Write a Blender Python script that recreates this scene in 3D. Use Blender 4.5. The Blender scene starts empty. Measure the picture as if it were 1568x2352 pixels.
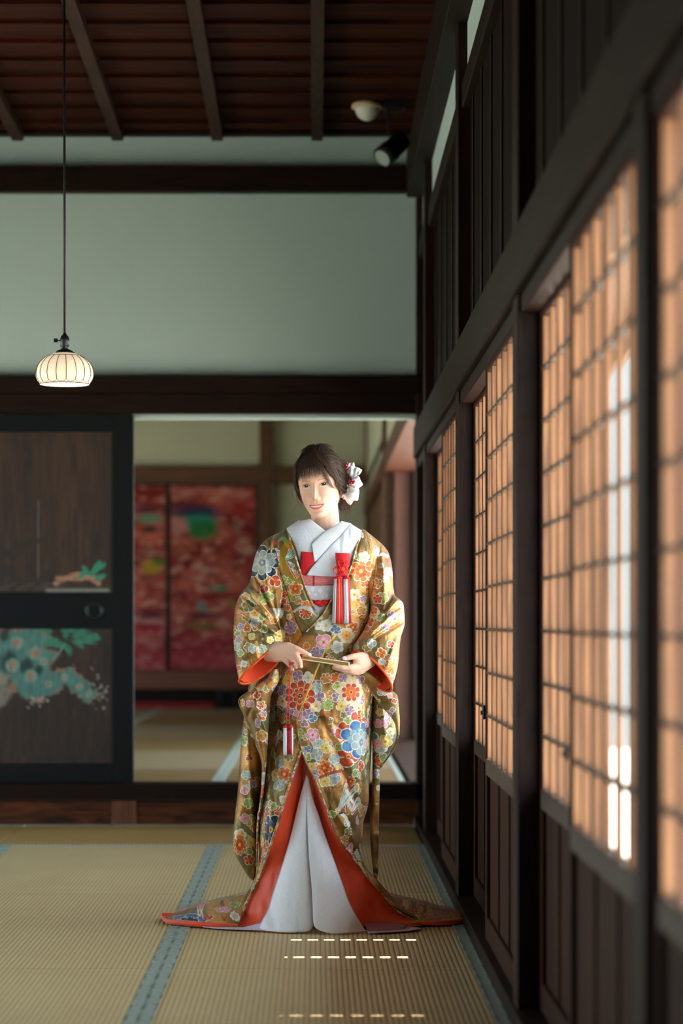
import bpy, math, random
import numpy as np
from mathutils import Vector
random.seed(7); np.random.seed(7)
SC = bpy.context.scene
COL = SC.collection
F = 5553.0            # focal length in picture units (85 mm on a 36 mm tall frame)
HX, HY, HZ = 722.0, 1430.0, 1.0

# ---------------------------------------------------------------- camera
cam = bpy.data.cameras.new('camera'); camo = bpy.data.objects.new('camera', cam); COL.objects.link(camo)
cam.sensor_fit = 'VERTICAL'; cam.sensor_height = 36.0; cam.lens = 85.0
cam.shift_x = (784-HX)/2352.0; cam.shift_y = (HY-1176)/2352.0
camo.location = (0, 0, HZ); camo.rotation_euler = (math.pi/2, 0, 0)
cam.clip_start = 0.05; cam.clip_end = 200
cam.dof.use_dof = True; cam.dof.focus_distance = 7.95; cam.dof.aperture_fstop = 2.3
SC.camera = camo
# ---------------------------------------------------------------- world, sun, daylight portals, exposure
w = bpy.data.worlds.new('world'); SC.world = w; w.use_nodes = True
nt = w.node_tree; nt.nodes.clear()
out = nt.nodes.new('ShaderNodeOutputWorld'); bg = nt.nodes.new('ShaderNodeBackground')
bg.inputs['Color'].default_value = (0.80, 0.93, 1.0, 1); bg.inputs['Strength'].default_value = 7.5
nt.links.new(bg.outputs[0], out.inputs[0])
sun = bpy.data.lights.new('sun', 'SUN'); sun.energy = 26.0; sun.angle = 0.004; sun.color = (1, .93, .82)
suno = bpy.data.objects.new('sun', sun); COL.objects.link(suno)
SUN_T = 2.5
suno.rotation_euler = Vector((1.0, 0.0, SUN_T)).to_track_quat('Z', 'Y').to_euler()
def portal(loc, sx, sy, rot):
    l = bpy.data.lights.new('window_daylight', 'AREA'); l.shape = 'RECTANGLE'; l.size = sx; l.size_y = sy
    l.cycles.is_portal = True
    o = bpy.data.objects.new('window_daylight', l); COL.objects.link(o); o.location = loc; o.rotation_euler = rot
R90 = math.pi/2
portal((.66, 4.6, 1.2), 1.5, 12.6, (0, R90, 0))         # right lattice windows, faces -X
portal((.75, 14.3, 1.2), 2.0, 4.2, (0, R90, 0))
portal((-4.7, 7.9, 1.2), 1.3, 6.6, (0, -R90, 0))
portal((-4.7, 17.5, 1.3), 1.3, 9.0, (0, -R90, 0))
SC.view_settings.view_transform = 'Standard'; SC.view_settings.look = 'None'
SC.view_settings.gamma = 1; SC.view_settings.use_curve_mapping = False
SC.view_settings.exposure = 0.0
SC.cycles.max_bounces = 8; SC.cycles.diffuse_bounces = 5; SC.cycles.glossy_bounces = 3
SC.cycles.transparent_max_bounces = 8; SC.cycles.caustics_reflective = False; SC.cycles.caustics_refractive = False
SC.cycles.sample_clamp_indirect = 6.0

# ---------------------------------------------------------------- helpers
def lin(c):
    if isinstance(c, str):
        c = c.lstrip('#'); c = [int(c[i:i+2], 16)/255 for i in (0, 2, 4)]
    return tuple((v/12.92 if v <= .04045 else ((v+.055)/1.055)**2.4) for v in c[:3])
def P(px, py, Y):     # picture point at distance Y -> world
    return ((px-HX)/F*Y, Y, HZ+(HY-py)/F*Y)
def PX(px, Y): return (px-HX)/F*Y
def PZ(py, Y): return HZ+(HY-py)/F*Y

def new_mat(name):
    m = bpy.data.materials.new(name); m.use_nodes = True
    n = m.node_tree; b = n.nodes['Principled BSDF']
    return m, n, b
def plain(name, col, rough=.6, metal=0, spec=.5, bump=0, bscale=200, var=0, emit=None, estr=0, coat=0, sheen=0, sss=0, trans=0):
    m, n, b = new_mat(name); c = lin(col)
    b.inputs['Base Color'].default_value = (*c, 1); b.inputs['Roughness'].default_value = rough
    b.inputs['Metallic'].default_value = metal; b.inputs['Specular IOR Level'].default_value = spec
    if coat: b.inputs['Coat Weight'].default_value = coat
    if sheen: b.inputs['Sheen Weight'].default_value = sheen
    if sss:
        b.inputs['Subsurface Weight'].default_value = sss; b.inputs['Subsurface Radius'].default_value = (.012, .005, .003); b.inputs['Subsurface Scale'].default_value = 1
    if trans: b.inputs['Transmission Weight'].default_value = trans
    if emit: b.inputs['Emission Color'].default_value = (*lin(emit), 1); b.inputs['Emission Strength'].default_value = estr
    if bump or var:
        tc = n.nodes.new('ShaderNodeTexCoord'); no = n.nodes.new('ShaderNodeTexNoise'); no.inputs['Scale'].default_value = bscale; no.inputs['Detail'].default_value = 6
        n.links.new(tc.outputs['Object'], no.inputs['Vector'])
        if bump:
            bp = n.nodes.new('ShaderNodeBump'); bp.inputs['Strength'].default_value = bump; bp.inputs['Distance'].default_value = .002
            n.links.new(no.outputs['Fac'], bp.inputs['Height']); n.links.new(bp.outputs[0], b.inputs['Normal'])
        if var:
            mx = n.nodes.new('ShaderNodeMix'); mx.data_type = 'RGBA'; mx.inputs[6].default_value = (*[v*(1-var) for v in c], 1); mx.inputs[7].default_value = (*[min(1, v*(1+var)) for v in c], 1)
            n2 = n.nodes.new('ShaderNodeTexNoise'); n2.inputs['Scale'].default_value = bscale*.02+1.2; n2.inputs['Detail'].default_value = 5
            n.links.new(tc.outputs['Object'], n2.inputs['Vector'])
            n.links.new(n2.outputs['Fac'], mx.inputs[0]); n.links.new(mx.outputs[2], b.inputs['Base Color'])
    return m
def wood(name, c1, c2, grain=(1, 1, 14), rough=.45, scale=3.0, bump=.3, spec=.5, swirl=1.2):
    # grain: larger number = axis ACROSS which the grain lines are packed
    m, n, b = new_mat(name)
    tc = n.nodes.new('ShaderNodeTexCoord'); mp = n.nodes.new('ShaderNodeMapping'); mp.inputs['Scale'].default_value = grain
    no = n.nodes.new('ShaderNodeTexNoise'); no.inputs['Scale'].default_value = scale; no.inputs['Detail'].default_value = 8; no.inputs['Distortion'].default_value = swirl
    cr = n.nodes.new('ShaderNodeValToRGB'); cr.color_ramp.elements[0].position = .32; cr.color_ramp.elements[1].position = .7
    cr.color_ramp.elements[0].color = (*lin(c1), 1); cr.color_ramp.elements[1].color = (*lin(c2), 1)
    bp = n.nodes.new('ShaderNodeBump'); bp.inputs['Strength'].default_value = bump; bp.inputs['Distance'].default_value = .003
    L = n.links.new
    L(tc.outputs['Object'], mp.inputs[0]); L(mp.outputs[0], no.inputs['Vector']); L(no.outputs['Fac'], cr.inputs[0])
    L(cr.outputs[0], b.inputs['Base Color']); L(no.outputs['Fac'], bp.inputs['Height']); L(bp.outputs[0], b.inputs['Normal'])
    b.inputs['Roughness'].default_value = rough; b.inputs['Specular IOR Level'].default_value = spec
    return m
def painted(name, rough=.5, metal_from_alpha=False, bump=0, bscale=300, spec=.5, sss=0, stripes=None, sheen=0):
    # colour of the pattern is stored on the mesh
    m, n, b = new_mat(name)
    a = n.nodes.new('ShaderNodeAttribute'); a.attribute_name = 'Col'
    n.links.new(a.outputs['Color'], b.inputs['Base Color']); b.inputs['Roughness'].default_value = rough
    b.inputs['Specular IOR Level'].default_value = spec
    if metal_from_alpha:
        mm = n.nodes.new('ShaderNodeMath'); mm.operation = 'MULTIPLY'; mm.inputs[1].default_value = .75
        n.links.new(a.outputs['Alpha'], mm.inputs[0]); n.links.new(mm.outputs[0], b.inputs['Metallic'])
    if sss:
        b.inputs['Subsurface Weight'].default_value = sss; b.inputs['Subsurface Radius'].default_value = (.011, .004, .002); b.inputs['Subsurface Scale'].default_value = 1
    if sheen: b.inputs['Sheen Weight'].default_value = sheen
    if bump:
        tc = n.nodes.new('ShaderNodeTexCoord'); mp = n.nodes.new('ShaderNodeMapping')
        if stripes: mp.inputs['Scale'].default_value = stripes
        no = n.nodes.new('ShaderNodeTexNoise'); no.inputs['Scale'].default_value = bscale; no.inputs['Detail'].default_value = 5
        n.links.new(tc.outputs['Object'], mp.inputs[0]); n.links.new(mp.outputs[0], no.inputs['Vector'])
        bp = n.nodes.new('ShaderNodeBump'); bp.inputs['Strength'].default_value = bump; bp.inputs['Distance'].default_value = .002
        n.links.new(no.outputs['Fac'], bp.inputs['Height']); n.links.new(bp.outputs[0], b.inputs['Normal'])
    return m

def link(o, parent=None):
    COL.objects.link(o)
    if parent is not None: o.parent = parent
    return o
def wloc(p):
    l = Vector((0, 0, 0))
    while p is not None: l += p.location; p = p.parent
    return l
def mesh_obj(name, V, Fc, mat, parent=None, smooth=False, col=None, mats=None, midx=None):
    """V in world metres, Fc list/array of faces"""
    V = np.asarray(V, dtype=float)
    if parent is not None: V = V - np.array(wloc(parent))
    me = bpy.data.meshes.new(name)
    if isinstance(Fc, np.ndarray):
        k = Fc.shape[1]; nf = len(Fc)
        me.vertices.add(len(V)); me.vertices.foreach_set('co', V.astype(np.float32).ravel())
        me.loops.add(nf*k); me.loops.foreach_set('vertex_index', Fc.astype(np.int32).ravel())
        me.polygons.add(nf); me.polygons.foreach_set('loop_start', np.arange(0, nf*k, k, dtype=np.int32)); me.polygons.foreach_set('loop_total', np.full(nf, k, dtype=np.int32))
        me.update(calc_edges=True); me.validate()
    else:
        me.from_pydata([tuple(v) for v in V], [], [tuple(f) for f in Fc]); me.validate(); me.update()
    if mats:
        for mm in mats: me.materials.append(mm)
        if midx is not None: me.polygons.foreach_set('material_index', np.asarray(midx, dtype=np.int32))
    else: me.materials.append(mat)
    if smooth: me.polygons.foreach_set('use_smooth', np.ones(len(me.polygons), dtype=bool))
    if col is not None:
        ca = me.color_attributes.new('Col', 'FLOAT_COLOR', 'POINT')
        c = np.ones((len(V), 4), dtype=np.float32); c[:, :col.shape[1]] = col; ca.data.foreach_set('color', c.ravel())
    o = bpy.data.objects.new(name, me)
    return link(o, parent)
class MB:
    """collects shapes into one mesh"""
    def __init__(s): s.V = []; s.F = []
    def add(s, V, Fc):
        k = len(s.V); s.V += [tuple(v) for v in V]; s.F += [tuple(i+k for i in f) for f in Fc]; return s
    def box(s, x0, x1, y0, y1, z0, z1, bev=.003):
        b = min(bev, (x1-x0)*.3, (y1-y0)*.3, (z1-z0)*.3)
        if b <= 0.0004:
            V = [(x, y, z) for x in (x0, x1) for y in (y0, y1) for z in (z0, z1)]
            return s.add(V, [(0, 1, 3, 2), (4, 6, 7, 5), (0, 4, 5, 1), (2, 3, 7, 6), (0, 2, 6, 4), (1, 5, 7, 3)])
        # chamfered box: each corner gives three vertices
        V = []; idx = {}
        X = (x0, x1); Y = (y0, y1); Z = (z0, z1)
        for i in (0, 1):
            for j in (0, 1):
                for k in (0, 1):
                    sx, sy, sz = (1-2*i)*b, (1-2*j)*b, (1-2*k)*b
                    for a, (dx, dy, dz) in enumerate(((0, sy, sz), (sx, 0, sz), (sx, sy, 0))):
                        idx[i, j, k, a] = len(V); V.append((X[i]+dx, Y[j]+dy, Z[k]+dz))
        Fc = []
        def q(l, flip): Fc.append(tuple(l[::-1]) if flip else tuple(l))
        for i in (0, 1): q([idx[i, 0, 0, 0], idx[i, 0, 1, 0], idx[i, 1, 1, 0], idx[i, 1, 0, 0]], i == 1)
        for j in (0, 1): q([idx[0, j, 0, 1], idx[1, j, 0, 1], idx[1, j, 1, 1], idx[0, j, 1, 1]], j == 1)
        for k in (0, 1): q([idx[0, 0, k, 2], idx[0, 1, k, 2], idx[1, 1, k, 2], idx[1, 0, k, 2]], k == 1)
        for j in (0, 1):
            for k in (0, 1): q([idx[0, j, k, 1], idx[1, j, k, 1], idx[1, j, k, 2], idx[0, j, k, 2]], (j+k) % 2 == 1)
        for i in (0, 1):
            for k in (0, 1): q([idx[i, 0, k, 0], idx[i, 1, k, 0], idx[i, 1, k, 2], idx[i, 0, k, 2]], (i+k) % 2 == 0)
        for i in (0, 1):
            for j in (0, 1): q([idx[i, j, 0, 0], idx[i, j, 1, 0], idx[i, j, 1, 1], idx[i, j, 0, 1]], (i+j) % 2 == 1)
        for i in (0, 1):
            for j in (0, 1):
                for k in (0, 1): q([idx[i, j, k, 0], idx[i, j, k, 1], idx[i, j, k, 2]], (i+j+k) % 2 == 1)
        return s.add(V, Fc)
    def tube(s, pts, r, n=10, caps=True):
        V, Fc = tube_geo(pts, r, n, caps); return s.add(V, Fc)
    def lathe(s, c, prof, n=32, ax='z', sx=1, sy=1):
        V = []; Fc = []
        for (r, h) in prof:
            for i in range(n):
                a = 2*math.pi*i/n; u, v = r*math.cos(a)*sx, r*math.sin(a)*sy
                V.append({'z': (c[0]+u, c[1]+v, c[2]+h), 'y': (c[0]+u, c[1]+h, c[2]+v), 'x': (c[0]+h, c[1]+u, c[2]+v)}[ax])
        for j in range(len(prof)-1):
            for i in range(n):
                a, b = j*n+i, j*n+(i+1) % n; Fc.append((a, b, b+n, a+n))
        return s.add(V, Fc)
    def ell(s, c, r, n=14, m=10, M=None):
        V = []; Fc = []
        for j in range(m+1):
            ph = math.pi*j/m
            for i in range(n):
                a = 2*math.pi*i/n; v = Vector((r[0]*math.sin(ph)*math.cos(a), r[1]*math.sin(ph)*math.sin(a), r[2]*math.cos(ph)))
                if M is not None: v = M @ v
                V.append((c[0]+v[0], c[1]+v[1], c[2]+v[2]))
        for j in range(m):
            for i in range(n):
                a, b = j*n+i, j*n+(i+1) % n; Fc.append((a, a+n, b+n, b))
        return s.add(V, Fc)
    def build(s, name, mat, parent=None, smooth=False):
        o = mesh_obj(name, s.V, s.F, mat, parent, smooth); return o
def tube_geo(pts, r, n=10, caps=True):
    pts = [Vector(p) for p in pts]; V = []; Fc = []
    rr = r if hasattr(r, '__len__') else [r]*len(pts)
    up = Vector((0, 0, 1)); t0 = (pts[1]-pts[0]).normalized()
    if abs(t0.dot(up)) > .95: up = Vector((0, 1, 0))
    nrm = t0.cross(up).normalized()
    for k, p in enumerate(pts):
        t = (pts[min(k+1, len(pts)-1)]-pts[max(k-1, 0)]).normalized()
        nrm = (nrm-t*nrm.dot(t)).normalized(); bn = t.cross(nrm)
        for i in range(n):
            a = 2*math.pi*i/n; V.append(tuple(p+(nrm*math.cos(a)+bn*math.sin(a))*rr[k]))
    for k in range(len(pts)-1):
        for i in range(n):
            a, b = k*n+i, k*n+(i+1) % n; Fc.append((a, b, b+n, a+n))
    if caps: Fc.append(tuple(range(n))[::-1]); Fc.append(tuple(range((len(pts)-1)*n, len(pts)*n)))
    return V, Fc
def tag(o, label=None, cat=None, group=None, kind=None):
    if label: o['label'] = label
    if cat: o['category'] = cat
    if group: o['group'] = group
    if kind: o['kind'] = kind
    return o
def empty(name, loc, label=None, cat=None, group=None, kind=None):
    o = bpy.data.objects.new(name, None); o.location = loc; o.empty_display_size = .1; COL.objects.link(o)
    return tag(o, label, cat, group, kind)
def sbox(name, b, mat, parent=None, bev=.004):
    o = MB().box(*b, bev=bev).build(name, mat, parent)
    if parent is None: o['kind'] = 'structure'
    return o
# smooth noise for numpy arrays
_G = np.random.RandomState(3).rand(64, 64)
def vnoise(u, v):
    u = np.asarray(u, float); v = np.asarray(v, float)
    i = np.floor(u).astype(int); j = np.floor(v).astype(int); a = u-i; b = v-j
    a = a*a*(3-2*a); b = b*b*(3-2*b); g = lambda p, q: _G[p % 64, q % 64]
    return (g(i, j)*(1-a)+g(i+1, j)*a)*(1-b)+(g(i, j+1)*(1-a)+g(i+1, j+1)*a)*b
def fbm(u, v, o=4):
    s = 0; k = .5
    for q in range(o): s = s+k*vnoise(u*2**q+17*q, v*2**q+9*q); k *= .5
    return s/(1-.5**o)
# ================================================================= MATERIALS OF THE ROOM
M_post = wood('dark_post_wood', '#150b07', '#2b170f', (10, 10, 1), .5, 4, .35, spec=.15)
M_beam = wood('dark_beam_wood', '#140c09', '#26160f', (1, 8, 12), .55, 3, .25, spec=.12)
M_beamY = wood('dark_side_beam_wood', '#17100c', '#2a1d15', (10, .8, 10), .55, 3, .25, spec=.12)
M_board = wood('dark_wainscot_wood', '#24110a', '#452413', (8, 10, .7), .6, 4, .35, spec=.12)
M_dado = wood('step_board_wood', '#1c0d06', '#653418', (1.2, 4, 12), .55, 1.6, .3, swirl=2.5, spec=.2)
M_ceil = wood('ceiling_plank_wood', '#1d0904', '#471c0a', (.8, 6, 10), .7, 2.5, .3, spec=.1)
M_batten = wood('ceiling_batten_wood', '#2e2019', '#473127', (10, 1, 10), .6, 4, .3, spec=.15)
M_lat = wood('lattice_wood', '#694224', '#a06d44', (9, 9, .6), .5, 4, .35)
M_latd = wood('lattice_rail_wood', '#33241a', '#54402e', (9, 1, 9), .5, 4, .3)
M_plaster = plain('white_wall_plaster', '#b9cfca', .9, bump=.5, bscale=60, var=.05)
M_black = plain('black_lacquered_frame', '#0c1114', .4, spec=.25, bump=.05, bscale=30)
M_outer = plain('pale_gravel', '#cfcac0', .9, bump=.6, bscale=30, var=.15)
M_leafhedge = plain('garden_hedge_green', '#5c7a50', .8, bump=1, bscale=25, var=.5)
M_slit_eave = wood('sun_slit_eave_boards', '#6a4a30', '#8d6644', (10, 1, 10), .6)
M_rust = wood('warm_jamb_wood', '#471f0d', '#623219', (9, 9, .7), .5, 4, .3)
M_brown = wood('brown_beam_wood', '#4a2d14', '#6b451f', (1, 8, 10), .5, 3, .25)

# ================================================================= SETTING
WB = 12.0
sbox('floor', (-4.7, .62, -2.6, 11.96, -.12, -.051), M_beamY)
sbox('floor', (-4.7, -2.33, -2.6, 11.94, -.051, -.001), M_beamY)
sbox('floor', (-2.33, -1.39, -2.6, 8.89, -.051, -.001), M_beamY)
sbox('floor', (-1.39, .49, -2.6, 3.12, -.051, -.001), M_beamY)
sbox('floor', (.491, .62, -2.6, 11.95, -.051, -.001), M_beamY)
sbox('floor', (-4.7, .72, 12.0, 23.3, .0, .145), M_beamY)
o = sbox('ground', (.75, 40, -12, 40, -.6, -.35), M_outer); 
o = sbox('ground', (-40, -4.85, -12, 40, -.6, -.35), M_outer)

# ---- ceiling of planks over battens (rises very slightly towards the camera)
CS = .03
def ceil_z(y): return 3.42+CS*(12-y)
pl = MB(); y = 12.06; k = 0
while y > -2.6:
    y1 = y; y0 = y-.29; z = ceil_z(y1)
    pl.add([(-4.8, y0, ceil_z(y0)+.004), (.66, y0, ceil_z(y0)+.004), (.66, y1+.012, z+.022), (-4.8, y1+.012, z+.022),
            (-4.8, y0, ceil_z(y0)+.03), (.66, y0, ceil_z(y0)+.03), (.66, y1, z+.05), (-4.8, y1, z+.05)],
           [(0, 1, 2, 3), (4, 7, 6, 5), (0, 4, 5, 1), (2, 6, 7, 3)])
    y = y0; k += 1
tag(pl.build('ceiling', M_ceil), kind='structure')
for i in range(9):
    x = .012-.493*i
    b = MB()
    b.add([(x+a, yy, ceil_z(yy)-h) for yy in (-2.5, 11.97) for (a, h) in ((-.028, .036), (.028, .036), (.028, -.012), (-.028, -.012))],
          [(0, 1, 2, 3), (7, 6, 5, 4), (0, 4, 5, 1), (1, 5, 6, 2), (2, 6, 7, 3), (3, 7, 4, 0)])
    tag(b.build('trim_%d' % (i+1), M_batten), kind='structure')

# ---- back wall of the room
def back(name, x0, x1, y0, y1, mat, d0, d1, bev=.004):
    return sbox(name, (PX(x0, WB), PX(x1, WB), WB+d0, WB+d1, PZ(y1, WB), PZ(y0, WB)), mat, bev=bev)
# plaster wall: one sheet with faint crack lines in the material
m = plain('white_back_plaster', '#b9cfca', .9, bump=.5, bscale=40, var=.04)
n = m.node_tree; bs = n.nodes['Principled BSDF']
back('wall_back', -1400, 975, 290, 960, m, .03, .12)
back('trim_20', -1400, 958, 385, 443, M_beam, -.05, .05)
back('trim_21', -1400, 962, 865, 905, M_beam, -.07, .05)
back('trim_22', -1400, 962, 905, 951, M_beam, -.035, .12)
back('trim_23', -1400, 990, 1798, 1836, M_beam, -.06, .12)       # raised sill the sliding doors run on
back('trim_24', -1400, 985, 1836, 1894, M_dado, -.03, .10, .002)
back('trim_25', 258, 314, 1834, 1896, wood('step_post_wood', '#4a2412', '#7d4422', (8, 8, 1), .5, 3, .3), -.045, .02)
back('trim_26', 955, 985, 300, 1897, M_post, -.06, .12)          # corner post
back('trim_19', -1400, 958, 303, 312, M_beam, -.04, .05)

# ---- painted sliding door on the left
def lerpc(a, b, t): return a+(b-a)*t[..., None]
def paint_blob(C, U, V, cx, cy, rx, ry, col, rot=0, soft=.15, amt=1, n=0, seed=0, edge=None):
    c, s = math.cos(rot), math.sin(rot); du = U-cx; dv = V-cy; a = (du*c+dv*s)/rx; b = (-du*s+dv*c)/ry
    r = np.hypot(a, b)
    if n: r = r*(1+.18*np.cos(n*np.arctan2(b, a)+seed))
    r = r+.35*(fbm(U*.09+seed, V*.09+seed*2, 3)-.5)
    if edge is not None:
        w_ = np.clip((1.12-r)/soft, 0, 1)[..., None]*amt; C[:] = C*(1-w_)+np.array(lin(edge))*w_
    w_ = np.clip((1-r)/soft, 0, 1)[..., None]*amt
    C[:] = C*(1-w_)+np.array(lin(col))*w_
def paint_line(C, U, V, pts, wd, col, amt=1):
    best = np.full(U.shape, 1e9)
    for (x0, y0), (x1, y1) in zip(pts[:-1], pts[1:]):
        dx, dy = x1-x0, y1-y0; L2 = dx*dx+dy*dy+1e-9
        t = np.clip(((U-x0)*dx+(V-y0)*dy)/L2, 0, 1); best = np.minimum(best, np.hypot(U-x0-t*dx, V-y0-t*dy))
    w_ = np.clip((wd-best)/(wd*.4+.3), 0, 1)[..., None]*amt; C[:] = C*(1-w_)+np.array(lin(col))*w_
def grid_panel(name, x0, x1, y0, y1, Y, step, fn, mat, parent, thick=.012):
    nx = int((x1-x0)/step)+2; ny = int((y1-y0)/step)+2
    U, V = np.meshgrid(np.linspace(x0, x1, nx), np.linspace(y0, y1, ny))
    C = fn(U, V)
    Pn = np.stack([(U-HX)/F*Y, np.full(U.shape, Y), HZ+(HY-V)/F*Y], -1).reshape(-1, 3)
    a = (np.arange(ny-1)[:, None]*nx+np.arange(nx-1)[None]).ravel()
    Fc = np.stack([a, a+nx, a+nx+1, a+1], 1)
    Bk = Pn[[0, nx-1, nx*ny-1, nx*(ny-1)]].copy(); Bk[:, 1] += thick; k = nx*ny
    c4 = [0, nx-1, nx*ny-1, nx*(ny-1)]
    extra = np.array([[k, k+1, k+2, k+3]]+[[c4[i], c4[(i+1) % 4], k+(i+1) % 4, k+i] for i in range(4)])
    return mesh_obj(name, np.vstack([Pn, Bk]), np.vstack([Fc, extra]), mat, parent, col=np.vstack([C.reshape(-1, 3), np.tile(np.array([lin('#3a2418')]), (4, 1))]))
def plank_base(U, V):
    g = fbm(U*.35, V*.02, 5); g2 = fbm(U*.06+5, V*.008, 3)
    C = lerpc(np.array(lin('#22150f')), np.array(lin('#563a29')), np.clip(.15+.9*(g-.3)+.7*(g2-.45), 0, 1))
    return C
def upper_paint(U, V):
    C = plank_base(U, V)
    paint_line(C, U, V, [(90, 985), (92, 1362)], 1.2, '#17100c')
    paint_line(C, U, V, [(88, 1150), (88, 1335)], 1.6, '#8a8f96', .6)
    D = '#2b211d'
    paint_line(C, U, V, [(-60, 1240), (-20, 1256), (20, 1272), (45, 1252), (100, 1238)], 8, D, .85)
    paint_line(C, U, V, [(0, 1262), (30, 1285), (60, 1258)], 7, D, .8)
    for (x, y, r) in ((10, 1312, 30), (-20, 1290, 30), (38, 1338, 22), (72, 1345, 18), (108, 1325, 22), (-35, 1335, 30)):
        paint_blob(C, U, V, x, y, r, r*.75, D, 0, .3, .85, 3, x)
    for k in range(14):
        paint_blob(C, U, V, -40+k*14, 1352-(k % 3)*5, 11, 6, '#4a4038', 0, .4, .7)
    for k in range(26):
        x = 128+k*4.1; y = 1341-abs(math.sin(k*1.7))*12-10*math.exp(-((x-180)/30)**2)
        paint_blob(C, U, V, x, y, 8, 7, ('#c99c83', '#b98469', '#a87a66')[k % 3], k, .5, .75)
    for k in range(22): paint_blob(C, U, V, 110+k*6.5, 1356, 8, 6, '#8f9184', 0, .5, .7)
    for (x, y, a, l) in ((190, 1318, -.9, 16), (196, 1308, .9, 13), (222, 1304, -1.0, 20), (212, 1316, -.4, 15), (230, 1325, -.3, 16), (236, 1300, -.8, 12)):
        paint_blob(C, U, V, x, y, l, l*.42, '#2f9c7c', a, .3, .95, 0, 2)
        paint_line(C, U, V, [(x-l*.7*math.cos(a), y-l*.7*math.sin(a)), (x+l*.7*math.cos(a), y+l*.7*math.sin(a))], .8, '#0f6b55')
    return C*.85
def lower_paint(U, V):
    C = plank_base(U+40, V)
    # mossy trunk
    tr = [(-90, 1455, 50), (-50, 1480, 60), (-15, 1500, 55), (20, 1495, 48), (50, 1490, 46), (72, 1470, 40), (80, 1520, 44), (65, 1560, 40), (95, 1570, 34), (115, 1572, 24), (138, 1556, 18), (160, 1552, 20), (180, 1572, 20), (203, 1590, 20)]
    for (x, y, r) in tr: paint_blob(C, U, V, x, y, r*1.26, r*1.26, '#161c1b', 0, .2, 1, 5, x)
    for (x, y, r) in tr: paint_blob(C, U, V, x, y, r*1.16, r*1.16, '#a5806a', 0, .2, 1, 5, x)
    for (x, y, r) in tr: paint_blob(C, U, V, x-1, y+2, r*1.0, r*1.0, '#5d9388', 0, .2, 1, 4, x)
    for (x, y, r) in ((20, 1520, 24), (60, 1530, 20), (-20, 1530, 20), (88, 1540, 12), (10, 1460, 14), (-40, 1470, 16)): paint_blob(C, U, V, x, y, r, r*1.4, '#173436', .3, .5, .9)
    for (x, y) in ((38, 1477), (80, 1500), (28, 1528), (70, 1553), (112, 1572), (-20, 1490), (148, 1556), (182, 1578), (100, 1520), (0, 1560), (-30, 1555), (204, 1592)):
        r = 15 if x < 100 else 9
        paint_blob(C, U, V, x, y, r*1.25, r*1.2, '#8ab5a4', 0, .3, .9); paint_blob(C, U, V, x, y, r*.7, r*.65, '#c08d6c', 0, .3, .95)
    paint_blob(C, U, V, -10, 1600, 45, 30, '#9a8f80', -.4, .3, .9)
    for (x, y, a, l) in ((125, 1478, .2, 26), (105, 1448, 0, 18), (150, 1455, 1.2, 18), (155, 1490, .9, 20), (185, 1455, -.3, 26), (200, 1470, .1, 24), (180, 1478, .5, 18), (215, 1462, .2, 18), (115, 1470, -.5, 16), (160, 1445, .0, 22)):
        paint_blob(C, U, V, x, y, l, l*.5, '#3f9c7c', a, .5, .9, 3, 1); paint_line(C, U, V, [(x-l*.6, y-l*.6*math.tan(a)*.8), (x+l*.6, y+l*.6*math.tan(a)*.8)], .8, '#1b7c62', .8)
    paint_line(C, U, V, [(150, 1478), (135, 1500), (120, 1514)], 2, '#7fb59c', .9)
    for (x, y, r) in ((222, 1578, 18), (235, 1565, 14), (240, 1600, 12)): paint_blob(C, U, V, x, y, r, r, '#2b2420', 0, .5, .8)
    rs = random.Random(5)
    for k in range(34):
        x = rs.gauss(228, 12); y = rs.gauss(1588, 16)
        if x < 250: paint_line(C, U, V, [(x, y), (x+rs.uniform(-6, 6), y+rs.uniform(-6, 6))], 1.3, '#c9c3b2')
    for k in range(20):
        x = rs.gauss(92, 14); y = rs.gauss(1612, 6); paint_line(C, U, V, [(x, y), (x+rs.uniform(-6, 6), y+rs.uniform(-5, 5))], 1.5, '#cfcabb')
    for k in range(18):
        x = rs.uniform(140, 225); y = 1520+8*math.sin(x*.05)+rs.uniform(-5, 5); paint_line(C, U, V, [(x, y), (x+8, y+rs.uniform(-2, 2))], 1.5, '#2e2622', .7)
    paint_line(C, U, V, [(92, 1443), (90, 1755)], .8, '#24150e', .5)
    g = fbm(U*.5, V*.06, 4)[..., None]; C = C*(.30+.72*g)
    return C
M_paint = painted('painted_cedar_board', .55, bump=.2, bscale=90, stripes=(6, 6, .6))
dr = empty('door_1', (PX(100, WB), WB+.03, PZ(1798, WB))); dr['kind'] = 'structure'
DL = -95
f_ = MB()
f_.box(PX(258, WB), PX(307, WB), WB+.0, WB+.036, PZ(1797, WB), PZ(953, WB)).box(PX(DL-50, WB), PX(DL, WB), WB, WB+.036, PZ(1797, WB), PZ(953, WB))
for (a, b) in ((953, 992), (1361, 1444), (1754, 1797)): f_.box(PX(DL, WB), PX(258.5, WB), WB+.001, WB+.035, PZ(b, WB), PZ(a, WB))
fo = f_.build('door_frame', M_black, dr)
grid_panel('door_panel', DL, 259, 991, 1362, WB+.017, 1.8, upper_paint, M_paint, dr)
grid_panel('door_panel', DL, 259, 1443, 1755, WB+.017, 1.8, lower_paint, M_paint, dr)
pc = P(217, 1402, WB-.001)
MB().lathe(pc, [(.0, .004), (.026, .004), (.029, -.004), (.036, -.006), (.044, -.005), (.048, .0), (.048, .004)], 32, 'y').build('door_pull', plain('dull_bronze', '#2a3230', .4, .6), dr, True)
# black doors further left, outside the frame, keep the neighbouring room closed
sbox('door_2', (-4.6, PX(DL-52, WB), WB+.045, WB+.08, .2, PZ(951, WB)), M_black)

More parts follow.
